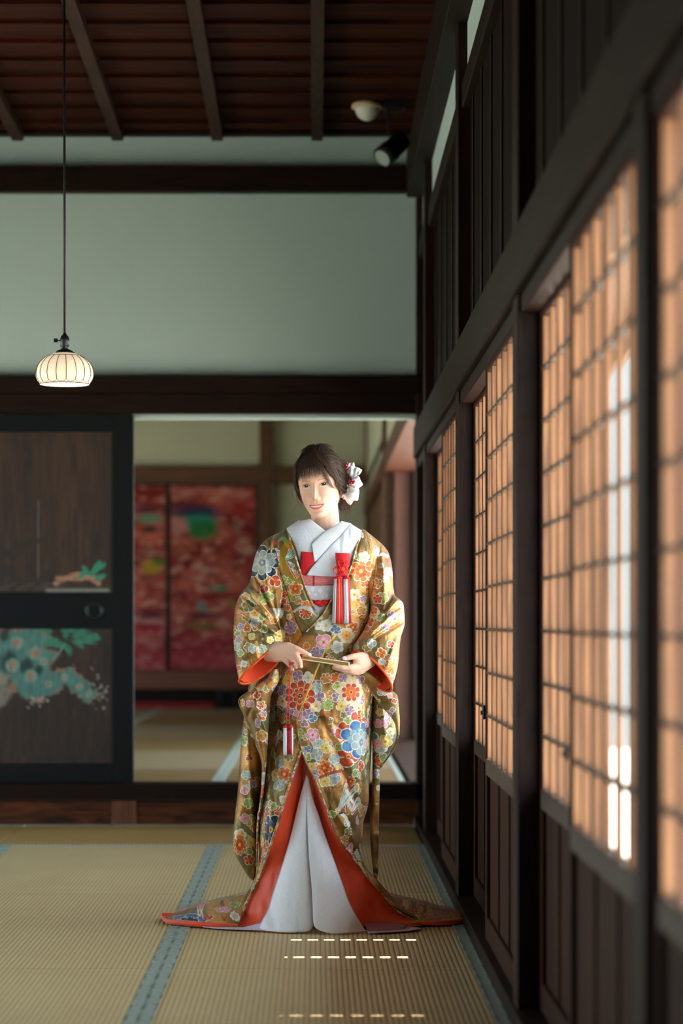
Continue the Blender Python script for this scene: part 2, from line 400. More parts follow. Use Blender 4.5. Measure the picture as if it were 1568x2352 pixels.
# ---- far room
YF = 23.1
def far(name, x0, x1, y0, y1, mat, d0, d1, bev=.004):
    return sbox(name, (PX(x0, YF), PX(x1, YF), YF+d0, YF+d1, PZ(y1, YF), PZ(y0, YF)), mat, bev=bev)
M_fw = plain('far_room_plaster', '#cdd0b4', .9, bump=.3, bscale=40)
far('wall_far', -500, 860, 600, 1640, M_fw, .02, .12)
far('trim_30', -400, 860, 1072, 1112, M_brown, -.08, .03)
far('trim_31', 596, 628, 700, 1625, M_brown, -.10, .03)
far('trim_32', 838, 850, 700, 1625, M_brown, -.06, .03)
far('trim_33', -400, 840, 1541, 1582, wood('alcove_step_wood', '#5a2c14', '#7d4322', (1, 8, 10), .5), -.16, .03)
far('trim_34', -400, 840, 1582, 1626, M_beam, -.08, .03)
sbox('ceiling_far', (-4.8, .75, 12.1, 23.3, 3.5, 3.56), M_ceil)
bpy.data.objects['ceiling_far'].name = 'ceiling'
sbox('wall_left', (-4.85, -4.75, 11.9, 13, -.1, 3.6), M_fw)
sbox('wall_left', (-4.85, -4.75, 22, 23.3, -.1, 3.6), M_fw)
sbox('wall_left', (-4.85, -4.75, 13, 22, 1.55, 3.6), M_fw)
sbox('wall_left', (-4.85, -4.75, 13, 22, -.1, .85), M_fw)
# right wall of the far room: thick, open towards the garden up to the lit jamb
sbox('wall_right', (.5, .70, 12.1, 23.2, 2.16, 3.5), M_fw)
sbox('trim_35', (.47, .70, 12.05, 23.1, 2.03, 2.17), M_rust)
sbox('trim_36', (.545, .665, 16.5, 16.62, .15, 2.04), M_rust)
sbox('trim_64', (.665, .86, 16.40, 16.62, .15, 2.04), M_post)
sbox('trim_37', (.47, .56, 16.7, 16.9, .15, 3.5), M_brown)
sbox('wall_right', (.52, .60, 16.63, 23.1, .15, 2.04), M_brown)
sbox('trim_38', (.48, .72, 12.06, 16.6, .14, .205), M_batten)
sbox('trim_39', (.50, .56, 16.9, 23.1, 2.28, 2.38), M_brown)

def fusuma_fn(seed):
    def fn(U, V):
        n1 = fbm(U*.02+seed, V*.035, 4); n2 = fbm(U*.07+seed*3, V*.11, 4)
        C = lerpc(np.array(lin('#9c1410')), np.array(lin('#ee7a66')), np.clip((n1-.3)*2.3, 0, 1))
        w_ = np.clip((n2-.56)*7, 0, 1)*.75; C = C*(1-w_[..., None])+np.array(lin('#ffc2ab'))*w_[..., None]
        w_ = np.clip((fbm(U*.05+9, V*.09+seed, 3)-.62)*8, 0, 1)*.8; C = C*(1-w_[..., None])+np.array(lin('#7e0620'))*w_[..., None]
        w_ = np.clip((V-1430)/60, 0, 1)*.5; C = C*(1-w_[..., None])+np.array(lin('#c81f4e'))*w_[..., None]
        B = lambda x, y, rx, ry, *a, **k: paint_blob(C, U, V, x, y, rx*1.25, ry*1.3, *a, **k)
        if seed == 1:
            B(450, 1178, 62, 13, '#0e3f6e', soft=.6); B(440, 1162, 60, 9, '#5a1240', soft=.6, amt=.8); B(455, 1200, 48, 18, '#1fa386', soft=.6); B(466, 1218, 34, 22, '#0c8a3d', soft=.5)
            B(470, 1224, 8, 5, '#5ca02a', soft=.6); B(410, 1210, 22, 20, '#ea9a9a', soft=.6); B(555, 1160, 30, 26, '#d0281e', soft=.7, amt=.7); B(545, 1135, 30, 10, '#f0a296', soft=.7, amt=.7)
            B(510, 1352, 12, 8, '#189a58', soft=.6); B(495, 1352, 20, 8, '#8fc0a8', soft=.8, amt=.6); B(464, 1395, 11, 12, '#55aaa2', soft=.6); B(460, 1437, 38, 6, '#7b8f2d', soft=.6, amt=.8)
            B(467, 1411, 44, 5, '#47202a', soft=.6); B(420, 1262, 40, 10, '#b36420', soft=.8, amt=.6); B(575, 1320, 24, 40, '#b01a1c', soft=.9, amt=.8); B(543, 1210, 12, 9, '#6a8f80', soft=.7, amt=.7)
            B(567, 1265, 22, 9, '#f0c8b4', soft=.7, amt=.7); B(433, 1132, 30, 7, '#f0b5a0', soft=.8, amt=.6); B(530, 1385, 6, 8, '#58a030', soft=.6); B(470, 1310, 18, 10, '#e8eae0', soft=1, amt=.4)
        else:
            B(340, 1190, 36, 12, '#79b394', soft=.7); B(330, 1170, 40, 9, '#4a2340', soft=.8, amt=.8); B(345, 1216, 22, 9, '#3a2a12', soft=.7); B(348, 1302, 24, 17, '#d5b414', soft=.6); B(366, 1290, 18, 9, '#5f8a20', soft=.7)
            B(345, 1325, 30, 6, '#4a3040', soft=.8, amt=.7); B(340, 1270, 20, 12, '#b49a92', soft=1, amt=.6); B(345, 1407, 40, 12, '#7a1740', soft=.6, amt=.8); B(345, 1427, 34, 6, '#e0a0a0', soft=.6); B(345, 1442, 40, 8, '#c01a35', soft=.6)
            B(350, 1480, 24, 14, '#f0a4a0', soft=.9, amt=.6)
        return np.clip(C*.60, 0, 1)
    return fn
M_fus = painted('painted_screen_paper', .6, spec=.3)
for k, (a, b) in enumerate(((386, 590), (181, 384))):
    d = empty('door_%d' % (3+k), (PX((a+b)/2, YF), YF-.03, PZ(1541, YF))); d['kind'] = 'structure'
    grid_panel('painted_panel', a+3, b-2, 1116, 1539, YF-.045-.03*k, 2.4, fusuma_fn(1-k if k else 1) if k == 0 else fusuma_fn(0), M_fus, d, .02)
    fm = MB(); yk = YF-.052-.03*k
    for (p, q, r, s) in ((a, a+4, 1112, 1542), (b-3, b, 1112, 1542), (a, b, 1112, 1117), (a, b, 1538, 1542)):
        fm.box(PX(p, YF), PX(q, YF), yk, yk+.03, PZ(s, YF), PZ(r, YF), .002)
    fm.build('door_frame', M_black, d)

# ---- right wall: posts, lattice windows, rails
for i, y in enumerate((10.98, 8.46, 5.97, 3.66, 1.2, -1.3)):
    sbox('trim_%d' % (40+i), (.50, .57, y, y+.13, 0, 3.6), M_post)
WX = .62
sbox('wall_right', (.545, WX, -2.4, 12, 1.96, 2.84), wood('upper_board_wood', '#0c0604', '#1c0f0a', (10, 10, 1), .7, 4, .3, spec=.08))
bd = MB()                                                  # upright battens on the upper boarding
yy = 11.6
while yy > -2: bd.box(.538, .547, yy, yy+.03, 1.97, 2.83, .002); yy -= .42
tag(bd.build('trim_50', M_post), kind='structure')
sbox('trim_51', (.488, .57, -2.4, 11.95, 1.81, 1.965), M_beamY)
sbox('trim_52', (.51, .62, -2.4, 11.95, 1.765, 1.812), M_post)
sbox('trim_53', (.515, .62, -2.4, 11.95, 2.80, 2.885), M_beamY)
sbox('wall_right', (.535, .64, -2.4, 12, 2.88, 3.11), M_plaster)
sbox('trim_54', (.455, .60, -2.4, 11.95, 3.10, 3.34), M_beamY)
sbox('wall_right', (.535, .64, -2.4, 12, 3.335, 3.8), M_plaster)
sbox('trim_55', (.49, .64, -2.4, 11.95, -.01, .045), M_beamY)
# closed boarding between the corner and the first lattice bay
wn = 0
def window(x, y0, y1, nv=5, dep=.013, th=.03):
    global wn; wn += 1
    e = empty('window_%d' % wn, (x+.015, (y0+y1)/2, .045)); e['kind'] = 'structure'
    zb, zt = .592, 1.752; st = .042
    fr = MB().box(x, x+th, y0, y0+st, .045, 1.80).box(x, x+th, y1-st, y1, .045, 1.80)
    fr.box(x+.001, x+th-.001, y0+st, y1-st, zt, 1.80)
    fr.box(x+.001, x+th-.001, y0+st, y1-st, .045, .115)
    fr.build('window_frame', M_board, e)
    MB().box(x-.001, x+th-.001, y0+st, y1-st, zb-.05, zb).build('window_rail', M_latd, e)
    bdm = MB().box(x+.012, x+.02, y0+st, y1-st, .115, zb-.05, .001)
    for q in (1, 2): yq = y0+st+(y1-y0-2*st)*q/3; bdm.box(x+.007, x+.013, yq-.006, yq+.006, .115, zb-.05, .001)
    bdm.build('lower_board', M_board, e)
    L0, L1 = y0+st, y1-st; v = MB()
    for q in range(1, nv+1):
        yc = L0+(L1-L0)*q/(nv+1); v.box(x+.004, x+.004+dep, yc-.005, yc+.005, zb, zt, .001)
    # deep reveals of the lattice field
    v.box(x+.004, x+.024, L0, L0+.006, zb, zt, .001).box(x+.004, x+.024, L1-.006, L1, zb, zt, .001)
    v.build('muntin', M_lat, e)
    ed = MB()
    for q in range(1, nv+1):
        yc = L0+(L1-L0)*q/(nv+1); ed.box(x+.0025, x+.0042, yc-.0052, yc+.0052, zb, zt, 0)
    ed.build('muntin_shade_strip', M_post, e)  # dark strips put the bars' room-side shade into colour
    h = MB()
    for q in range(1, 9):
        z = zb+(zt-zb)*q/9; h.box(x+.001, x+.020, L0, L1, z-.0035, z+.0035, .001)
    h.build('crossbar', M_latd, e)
    return e
XF, XR = .515, .556
bays = [(8.59, 10.98), (6.10, 8.46), (3.79, 5.97), (1.33, 3.66), (-1.17, 1.2)]
for i, (a, b) in enumerate(bays):
    m_ = (a+b)/2
    if i < 3: window(XR, m_-.02, b); window(XF, a, m_+.02, dep=.0145 if i == 2 else .013)
    else: window(XF, m_-.02, b); window(XR, a, m_+.02)
sbox('wall_right', (.545, .62, 11.11, 12, 0, 1.96), M_board)
sbox('wall_right', (.545, .62, -2.5, -1.3, 0, 1.96), M_board)
# small latches on the meeting stiles
for (px, py, y) in ((1117, 1636, 7.30), (1311, 1730, 4.92)):
    lt = MB().box(XF-.008, XF, y-.012, y+.006, PZ(py+16, y), PZ(py-16, y), .002).box(XF-.014, XF-.006, y-.004, y+.002, PZ(py+6, y), PZ(py-4, y), .001)
    tag(lt.build('window_latch', M_black), 'small black latch on the meeting stile of the ' + ('lattice window beside the bride' if y > 6 else 'large lattice window nearer the camera'), 'latch')
# outside: shutter box, unseen eave slit to shape the sun, added backdrop
sbox('trim_60', (.64, 1.02, 9.0, 9.08, -.3, 2.6), wood('shutter_box_wood', '#613a20', '#93643e', (4, 8, .5), .6, 3, .3, swirl=2.5))
ev = MB(); zz = 3.2
slits = [7.62, 7.225, 6.14]  # added slits, each lets a row of sun dashes onto the mats
ys = [-2.5]+sorted(slits)+[25.0]
for a, b in zip(ys[:-1], ys[1:]): ev.box(.66, 2.3, a+(.013 if a > 0 else 0), b-(.013 if b < 20 else 0), zz, zz+.03, .002)
tag(ev.build('trim_61', M_slit_eave), kind='structure')
sbox('trim_63', (1.2, 9, 26, 26.2, -.35, 4.2), plain('sky_dimming_sheet', '#8597a0', .9, bump=.3, bscale=10))  # added sheet, tones down the bright sky seen through the lattice
sbox('trim_62', (2.26, 2.34, -2.5, 25, 2.95, 3.2), M_slit_eave)
# ---- left side and behind the camera (never in frame; openings let the daylight in)
sbox('wall_left', (-4.85, -4.75, -2.5, 4.6, -.1, 3.9), M_plaster)
sbox('wall_left', (-4.85, -4.75, 11.2, 12, -.1, 3.9), M_plaster)
sbox('wall_left', (-4.85, -4.75, 4.6, 11.2, 1.60, 3.9), M_plaster)
sbox('wall_left', (-4.85, -4.75, 4.6, 11.2, -.1, .55), M_board)
sbox('wall_front', (-4.8, .66, -2.6, -2.5, -.1, 3.9), M_board)

# ================================================================= TATAMI
def tatami_mat_material(name, c1, c2, period=.0150):
    m, n, b = new_mat(name); L = n.links.new
    tc = n.nodes.new('ShaderNodeTexCoord'); sp = n.nodes.new('ShaderNodeSeparateXYZ'); L(tc.outputs['Object'], sp.inputs[0])
    mu = n.nodes.new('ShaderNodeMath'); mu.operation = 'MULTIPLY'; mu.inputs[1].default_value = 2*math.pi/period; L(sp.outputs['X'], mu.inputs[0])
    si = n.nodes.new('ShaderNodeMath'); si.operation = 'SINE'; L(mu.outputs[0], si.inputs[0])
    ma = n.nodes.new('ShaderNodeMath'); ma.operation = 'MULTIPLY_ADD'; ma.inputs[1].default_value = .5; ma.inputs[2].default_value = .5; L(si.outputs[0], ma.inputs[0])
    pw = n.nodes.new('ShaderNodeMath'); pw.operation = 'POWER'; pw.inputs[1].default_value = .33; L(ma.outputs[0], pw.inputs[0])
    mp = n.nodes.new('ShaderNodeMapping'); mp.inputs['Scale'].default_value = (4, 260, 4); L(tc.outputs['Object'], mp.inputs[0])
    no = n.nodes.new('ShaderNodeTexNoise'); no.inputs['Scale'].default_value = 1; no.inputs['Detail'].default_value = 3; L(mp.outputs[0], no.inputs['Vector'])
    n2 = n.nodes.new('ShaderNodeTexNoise'); n2.inputs['Scale'].default_value = 2.2; n2.inputs['Detail'].default_value = 4; L(tc.outputs['Object'], n2.inputs['Vector'])
    ad = n.nodes.new('ShaderNodeMath'); ad.operation = 'MULTIPLY_ADD'; ad.inputs[1].default_value = .35; L(no.outputs['Fac'], ad.inputs[0]); L(n2.outputs['Fac'], ad.inputs[2])
    mx = n.nodes.new('ShaderNodeMix'); mx.data_type = 'RGBA'; mx.inputs[6].default_value = (*lin(c1), 1); mx.inputs[7].default_value = (*lin(c2), 1); L(ad.outputs[0], mx.inputs[0])
    m2 = n.nodes.new('ShaderNodeMix'); m2.data_type = 'RGBA'; m2.inputs[6].default_value = (*[v*.72 for v in lin(c1)], 1); L(pw.outputs[0], m2.inputs[0]); L(mx.outputs[2], m2.inputs[7])
    L(m2.outputs[2], b.inputs['Base Color']); b.inputs['Roughness'].default_value = .55; b.inputs['Specular IOR Level'].default_value = .35
    bp = n.nodes.new('ShaderNodeBump'); bp.inputs['Strength'].default_value = .6; bp.inputs['Distance'].default_value = .002
    L(pw.outputs[0], bp.inputs['Height']); L(bp.outputs[0], b.inputs['Normal'])
    return m
M_tat = tatami_mat_material('woven_rush', '#bda678', '#dac797')
M_tat2 = tatami_mat_material('woven_rush_tan', '#9c7f48', '#b89a5a')
M_tatf = tatami_mat_material('dimmed_woven_rush', '#85765a', '#9c8d6e')  # rush darkened, the back room's dimmer light put into its colour
M_tatf2 = tatami_mat_material('dimmed_woven_rush_tan', '#715c34', '#8a7144')
def heri_material(name, ax):
    m, n, b = new_mat(name); L = n.links.new
    tc = n.nodes.new('ShaderNodeTexCoord'); sp = n.nodes.new('ShaderNodeSeparateXYZ'); L(tc.outputs['Object'], sp.inputs[0])
    mu = n.nodes.new('ShaderNodeMath'); mu.operation = 'MULTIPLY'; mu.inputs[1].default_value = 2*math.pi/.018; L(sp.outputs[ax], mu.inputs[0])
    si = n.nodes.new('ShaderNodeMath'); si.operation = 'SINE'; L(mu.outputs[0], si.inputs[0])
    no = n.nodes.new('ShaderNodeTexNoise'); no.inputs['Scale'].default_value = 90; L(tc.outputs['Object'], no.inputs['Vector'])
    ad = n.nodes.new('ShaderNodeMath'); ad.operation = 'MULTIPLY_ADD'; ad.inputs[1].default_value = .22; L(si.outputs[0], ad.inputs[0]); L(no.outputs['Fac'], ad.inputs[2])
    cr = n.nodes.new('ShaderNodeValToRGB'); cr.color_ramp.elements[0].position = .2; cr.color_ramp.elements[1].position = .75
    cr.color_ramp.elements[0].color = (*lin('#677d76'), 1); cr.color_ramp.elements[1].color = (*lin('#b4c0b6'), 1); L(ad.outputs[0], cr.inputs[0]); L(cr.outputs[0], b.inputs['Base Color'])
    b.inputs['Roughness'].default_value = .6
    return m
M_her = heri_material('blue_green_border_cloth', 'Y'); M_herX = heri_material('blue_green_border_cloth_across', 'X')
def tatami(x0, x1, y0, y1, z, label, along='y', mat=None, bw=.034, group='tatami mats'):
    e = empty('tatami_mat', ((x0+x1)/2, (y0+y1)/2, z-.05), label, 'floor mat', group)
    g = .0015; h = .05
    MB().box(x0+g, x1-g, y0+g, y1-g, z-h, z, .004).build('mat_surface', mat or M_tat, e)
    if along == 'y':
        for (a, b) in ((x0+g, x0+bw), (x1-bw, x1-g)): st_border(a, b, y0+g, y1-g, z, M_her, e, 'y')
    else:
        for (a, b) in ((y0+g, y0+bw), (y1-bw, y1-g)): st_border(x0+g, x1-g, a, b, z, M_herX, e, 'x')
    return e
def st_border(x0, x1, y0, y1, z, mat, e, ax):
    b = MB().box(x0, x1, y0, y1, z-.04, z+.0025, .001)
    # row of little stitches along both edges
    if ax == 'y' and y1 < 12:
        yy = y0+.01
        while yy < y1-.01:
            b.box(x0-.002, x0+.004, yy, yy+.008, z, z+.004, 0).box(x1-.004, x1+.002, yy, yy+.008, z, z+.004, 0); yy += .02
    b.build('mat_border', mat, e)
rows = [10.85, 8.90, 6.99, 5.06, 3.13]
rn = ['below the raised sill', 'at the bride\'s train', 'in front of the bride', 'closest to the camera']
for ci, (a, b, nm) in enumerate(((-1.385, -.443, 'left'), (-.443, .49, 'right'))):
    for k in range(4):
        if k == 0: lb = 'straw tatami mat on the %s, ending at the crosswise mat below the raised sill' % nm
        elif k == 1: lb = ('straw tatami mat left of the bride, second row from the raised sill' if ci == 0 else 'straw tatami mat the bride stands on')
        elif k == 2: lb = ('straw tatami mat front left, its long side on the twin green border' if ci == 0 else 'straw tatami mat front right with dashes of sunlight on it')
        else: lb = 'straw tatami mat on the %s, nearest the camera and mostly below the frame' % nm
        tatami(a, b, rows[k+1], rows[k], 0, lb)
tatami(-2.327, -1.385, 8.90, 10.85, 0, 'straw tatami mat cut by the left picture edge, only its corner border showing')
tatami(-1.43, .49, 10.85, 11.93, 0, 'tan tatami mat laid crosswise along the foot of the step', 'x', M_tat2)
tatami(-3.35, -1.43, 10.85, 11.93, 0, 'tan crosswise tatami mat at the foot of the step, at the left edge', 'x', M_tat2)
fr_ = [12.12, 13.3, 15.2, 17.1, 19.0, 20.9, 22.85]
od = ['first', 'second', 'third', 'fourth', 'fifth', 'last']
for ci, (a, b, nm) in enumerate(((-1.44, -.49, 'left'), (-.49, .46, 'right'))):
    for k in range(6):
        tatami(a, b, fr_[k], fr_[k+1], .195, '%s tatami mat of the %s row in the raised back room, counted from the sill' % (od[k], nm), 'y', M_tatf if k % 2 else M_tatf2, group='tatami mats of the back room')  # alternating tones put the mats' differing sheen into colour
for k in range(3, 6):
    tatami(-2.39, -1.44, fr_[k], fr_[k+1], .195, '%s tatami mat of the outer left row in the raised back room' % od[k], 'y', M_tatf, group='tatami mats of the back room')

for o_ in bpy.data.objects:
    if o_.name.startswith('floor') and o_.type == 'MESH' and 'kind' in o_: o_.data.materials[0] = M_tat2
# ---- red felt strip and dark box at the foot of the far screens
tag(sbox('felt_runner', (-2.0, -.95, YF-.30, YF-.22, .196, .245), plain('red_felt', '#8c0f16', .9)), 'red felt strip lying along the foot of the painted screens in the back room', 'rug')
del bpy.data.objects['felt_runner']['kind']
bx_ = empty('wooden_stand', (PX(518, 22.7), 22.7, .196), 'small dark footed stand on the back room floor under the painted screens', 'stand')
MB().box(PX(495, 22.7), PX(545, 22.7), 22.62, 22.8, .34, .37).build('stand_top', M_black, bx_)
for (px) in (502, 538): MB().box(PX(px-4, 22.7), PX(px+4, 22.7), 22.64, 22.78, .196, .345).build('leg', M_black, bx_)

# ================================================================= LAMP, SPOTLIGHT, DETECTOR
LY = 8.3
lx = PX(148.5, LY); s_ = LY/F
lamp = empty('pendant_lamp', (lx, LY, PZ(893, LY)), 'lit milk-glass pendant lamp with dark leading, hanging on a long black cord', 'lamp')
zc = ceil_z(LY)
M_blk = plain('dark_bakelite', '#141b20', .4, spec=.5)
MB().tube([(lx-1*s_, LY, zc+.01), (lx-.5*s_, LY, PZ(400, LY)), (lx, LY, PZ(770, LY))], .0042, 10).build('cord', plain('black_cord', '#0b0f14', .5), lamp, True)
def prof_px(pts, cx=148.5): return [(r*s_, (893-y)*s_) for (r, y) in pts]
MB().lathe((lx, LY, PZ(893, LY)), prof_px([(0, 765), (3, 765), (4, 768), (8, 772), (10.5, 778), (10.8, 785), (10, 786), (9.6, 796), (9.5, 804), (0, 804)]), 28).build('socket', M_blk, lamp, True)
MB().tube([(lx-9*s_, LY, PZ(782, LY)), (lx-16*s_, LY, PZ(782, LY))], 1.2*s_, 8).box(lx-25*s_, lx-16*s_, LY-.003, LY+.003, PZ(786.5, LY), PZ(777.5, LY), .001).build('switch_key', M_blk, lamp)
MB().lathe((lx, LY, PZ(893, LY)), prof_px([(0, 803), (12, 803.5), (18, 806), (20, 809), (19.5, 814), (0, 814)]), 32).tube([(lx+18*s_, LY-.002, PZ(810, LY)), (lx+23*s_, LY-.004, PZ(810, LY))], 1.0*s_, 8).build('shade_holder', M_blk, lamp, True)
SP = [(19, 811), (30, 814), (40, 819), (49, 825), (57, 833), (62.5, 842), (65.5, 852), (66.3, 861), (65, 868), (62, 875), (58, 880), (56.5, 883)]
def shp(t):
    i = min(int(t*(len(SP)-1)), len(SP)-2); f = t*(len(SP)-1)-i
    return (SP[i][0]*(1-f)+SP[i+1][0]*f, SP[i][1]*(1-f)+SP[i+1][1]*f)
M_shade = plain('lit_milk_glass', '#fff2dc', .25, emit='#ffe3bd', estr=.62)
sh = MB().lathe((lx, LY, PZ(893, LY)), prof_px([shp(t/30) for t in range(31)]+[(54, 882), (58, 876), (62, 866), (62, 850), (54, 834), (36, 821), (19, 815)]), 64).build('lamp_shade', M_shade, lamp, True)
lead = MB(); zl = PZ(893, LY)
def shpt(t, a, off=.6): r, y = shp(t); return (lx+(r+off)*s_*math.sin(a), LY-(r+off)*s_*math.cos(a), zl+(893-y)*s_)
NP = 18
for k in range(NP):
    a = 2*math.pi*(k+.45)/NP; lead.tube([shpt(t, a) for t in np.linspace(.16, .80, 14)], .0011, 6)
    a2 = 2*math.pi*(k+1.45)/NP; am = (a+a2)/2; hw = (a2-a)/2
    lead.tube([shpt(.80+.13*math.sin(q), am-hw*math.cos(q)) for q in np.linspace(0, math.pi, 10)], .0007, 6)
lead.tube([shpt(.16, q) for q in np.linspace(0, 2*math.pi, 49)], .0011, 6, False).tube([shpt(1.0, q, .8) for q in np.linspace(0, 2*math.pi, 65)], .0016, 6, False)
lead.build('leading', plain('dark_lead_lines', '#1c241c', .5), sh, True)
MB().ell((lx, LY, PZ(862, LY)), (.028, .028, .036), 20, 14).build('light_bulb', plain('lit_bulb', '#fff6e6', .3, emit='#fff0d8', estr=2.2), lamp, True)
pl_ = bpy.data.lights.new('lamp_glow', 'POINT'); pl_.energy = 2.0; pl_.color = (1, .82, .6); pl_.shadow_soft_size = .03
plo = bpy.data.objects.new('lamp_glow', pl_); COL.objects.link(plo); plo.location = (lx, LY, PZ(889, LY)-.02)

DYY = 11.4
dx_, dz_ = PX(843, DYY), ceil_z(DYY)
det = empty('smoke_detector', (dx_, DYY, dz_), 'round white domed detector fixed to the dark ceiling', 'detector')
MD = plain('white_plastic', '#d9dccf', .4)
MB().lathe((dx_, DYY, dz_), [(0, .01), (.07, .01), (.075, -.003), (.073, -.012), (.058, -.016), (0, -.016)], 32).build('base', plain('cream_plastic', '#cdb995', .45), det, True)
MB().lathe((dx_, DYY, dz_), [(.058, -.014), (.056, -.028), (.048, -.047), (.034, -.062), (.018, -.070), (0, -.073)], 32).build('dome', MD, det, True)
SY = 11.35
sx_, sz_ = PX(905, SY), ceil_z(SY)
spot = empty('spotlight', (sx_, SY, sz_), 'black ceiling spotlight tilted down beside the white detector', 'lamp')
M_bk = plain('matt_black_metal', '#07080a', .45)
MB().box(sx_-.05, sx_+.05, SY-.04, SY+.04, sz_-.03, sz_+.012).build('mount', M_bk, spot)
MB().box(sx_-.035, sx_-.022, SY-.012, SY+.012, sz_-.14, sz_-.028).box(sx_-.035, sx_+.03, SY-.012, SY+.012, sz_-.042, sz_-.028).build('bracket', M_bk, spot)
a_ = Vector((PX(925, SY), SY+.02, PZ(318, SY))); b_ = Vector((PX(878, SY), SY-.06, PZ(368, SY)))
MB().tube([a_+(b_-a_)*t for t in (0, .02, .6, .62, 1)], [.036, .046, .048, .052, .052], 24).build('lamp_body', M_bk, spot, True)
d_ = (b_-a_).normalized()
MB().tube([b_+d_*.001, b_+d_*.004], .041, 24).build('lens', plain('pale_lens_glass', '#9fb0ac', .15), spot)
hk = MB().tube([(PX(962, 11.9), 11.9, PZ(322, 11.9)), (PX(945, 11.9), 11.88, PZ(322, 11.9)), (PX(940, 11.9), 11.87, PZ(330, 11.9))], .006, 8)
tag(hk.build('wall_hook', plain('old_brass', '#7a4a22', .5, .6), None, True), 'small old brass hook on the corner post near the ceiling', 'hook')
# ================================================================= THE BRIDE
Y0 = 8.0
def W3(px, py, d):
    Y = Y0+np.asarray(d, float); return np.stack([(np.asarray(px)-HX)/F*Y, Y, np.maximum(HZ+(HY-np.asarray(py))/F*Y, .007)], -1)
def pch(x, pts):
    """monotone cubic through (x, y) pairs"""
    xs = np.array([p[0] for p in pts], float); ys = np.array([p[1] for p in pts], float)
    h = np.diff(xs); dl = np.diff(ys)/h; m = np.zeros(len(xs)); m[0] = dl[0]; m[-1] = dl[-1]
    for i in range(1, len(xs)-1):
        if dl[i-1]*dl[i] > 0:
            w1, w2 = 2*h[i]+h[i-1], h[i]+2*h[i-1]; m[i] = (w1+w2)/(w1/dl[i-1]+w2/dl[i])
    x = np.clip(np.asarray(x, float), xs[0], xs[-1]); i = np.clip(np.searchsorted(xs, x, 'right')-1, 0, len(h)-1)
    t = (x-xs[i])/h[i]
    return ys[i]*(1+2*t)*(1-t)**2+m[i]*h[i]*t*(1-t)**2+ys[i+1]*t*t*(3-2*t)+m[i+1]*h[i]*t*t*(t-1)
def spl(pts, n):
    """smooth resampled polyline of k-dimensional points"""
    P_ = np.array(pts, float); s = np.r_[0, np.cumsum(np.linalg.norm(np.diff(P_[:, :2], axis=0), axis=1)+1e-6)]
    t = np.linspace(0, s[-1], n); return np.stack([pch(t, list(zip(s, P_[:, k]))) for k in range(P_.shape[1])], -1)
def gridfaces(nr, nc, wrap=False):
    c = nc if wrap else nc-1
    i, j = np.meshgrid(np.arange(nr-1), np.arange(c), indexing='ij'); j2 = (j+1) % nc
    return np.stack([i*nc+j, (i+1)*nc+j, (i+1)*nc+j2, i*nc+j2], -1).reshape(-1, 4)

# ---- brocade: motifs drawn in cloth coordinates
PAL = {'blue': ('#1d5f9e', '#7fa9b8', '#96271a'), 'navy': ('#14233f', '#2c4560', '#8f2a1c'), 'red': ('#b52f1c', '#e0692a', '#7e1a18'), 'orange': ('#dd7a22', '#b8401c', '#f0b64a'),
       'purple': ('#8a6790', '#b59ab8', '#6b3a55'), 'pink': ('#d9789c', '#f0bccb', '#c2486e'), 'yellow': ('#dcb436', '#efd98a', '#b86a1e'), 'white': ('#ded9cf', '#9db6bd', '#c9a03a'),
       'green': ('#7f9a42', '#a9b765', '#4f6f35'), 'grey': ('#8ea3a6', '#b9c3bc', '#6f8791'), 'gold': ('#b5702a', '#cf9448', '#93561d'), 'cream': ('#ead9b2', '#e2a24a', '#c4381f'), 'olive': ('#7c7438', '#8f8a4a', '#5c5a2c')}
PALL = {k: [np.array(lin(c)) for c in v] for k, v in PAL.items()}
EDGE = np.array(lin('#e9e2cf'))
def flower(C, M, U, V, x, y, R, pal, n=5, ph=0., kind=0, sx=1.):
    m = np.nonzero((np.abs(U-x) < R*1.15*sx) & (np.abs(V-y) < R*1.15))[0]
    if not len(m): return
    du = (U[m]-x)/sx; dv = V[m]-y; r = np.hypot(du, dv)/R; th = np.arctan2(dv, du)+ph
    lob = np.abs(np.cos(n*th/2))
    b = .70+.30*lob**.6; c1, c2, c3 = PALL[pal]
    e = np.clip(1.6/R, .05, .16)
    col = C[m]; met = M[m]
    def put(mask, c, mt=.05, a=1.):
        col[mask] = col[mask]*(1-a)+c*a; met[mask] = mt
    put(r < b, EDGE)
    put(r < b-e, c1, .1)
    shade = np.clip((b-e-r)/.28, 0, 1)[:, None]
    mk = r < b-e; col[mk] = col[mk]*(1-.35*shade[mk])+c2*.35*shade[mk]
    put((r < b-e) & (lob < .22) & (r > .3), EDGE, .1, .8)
    if kind >= 1:     # second whorl, turned by half a petal
        b2 = (.44+.16*np.abs(np.sin(n*th/2))**.6)
        put(r < b2, np.array(lin('#d9a531')), .5); put(r < b2-e*.5, c2, .1)
        put((r < b2-e*.5) & (np.abs(np.sin(n*th/2)) < .25), c1, .1, .7)
    if kind >= 2:
        b3 = .24+.07*np.abs(np.cos(5*th/2)); put(r < b3+e*.4, EDGE); put(r < b3, c3, .1); put(r < .10, PALL['pink'][1])
    elif R > 6:
        put(r < .20, np.array(lin('#d9a531')), .3); put(r < .12, c3)
    C[m] = col; M[m] = met
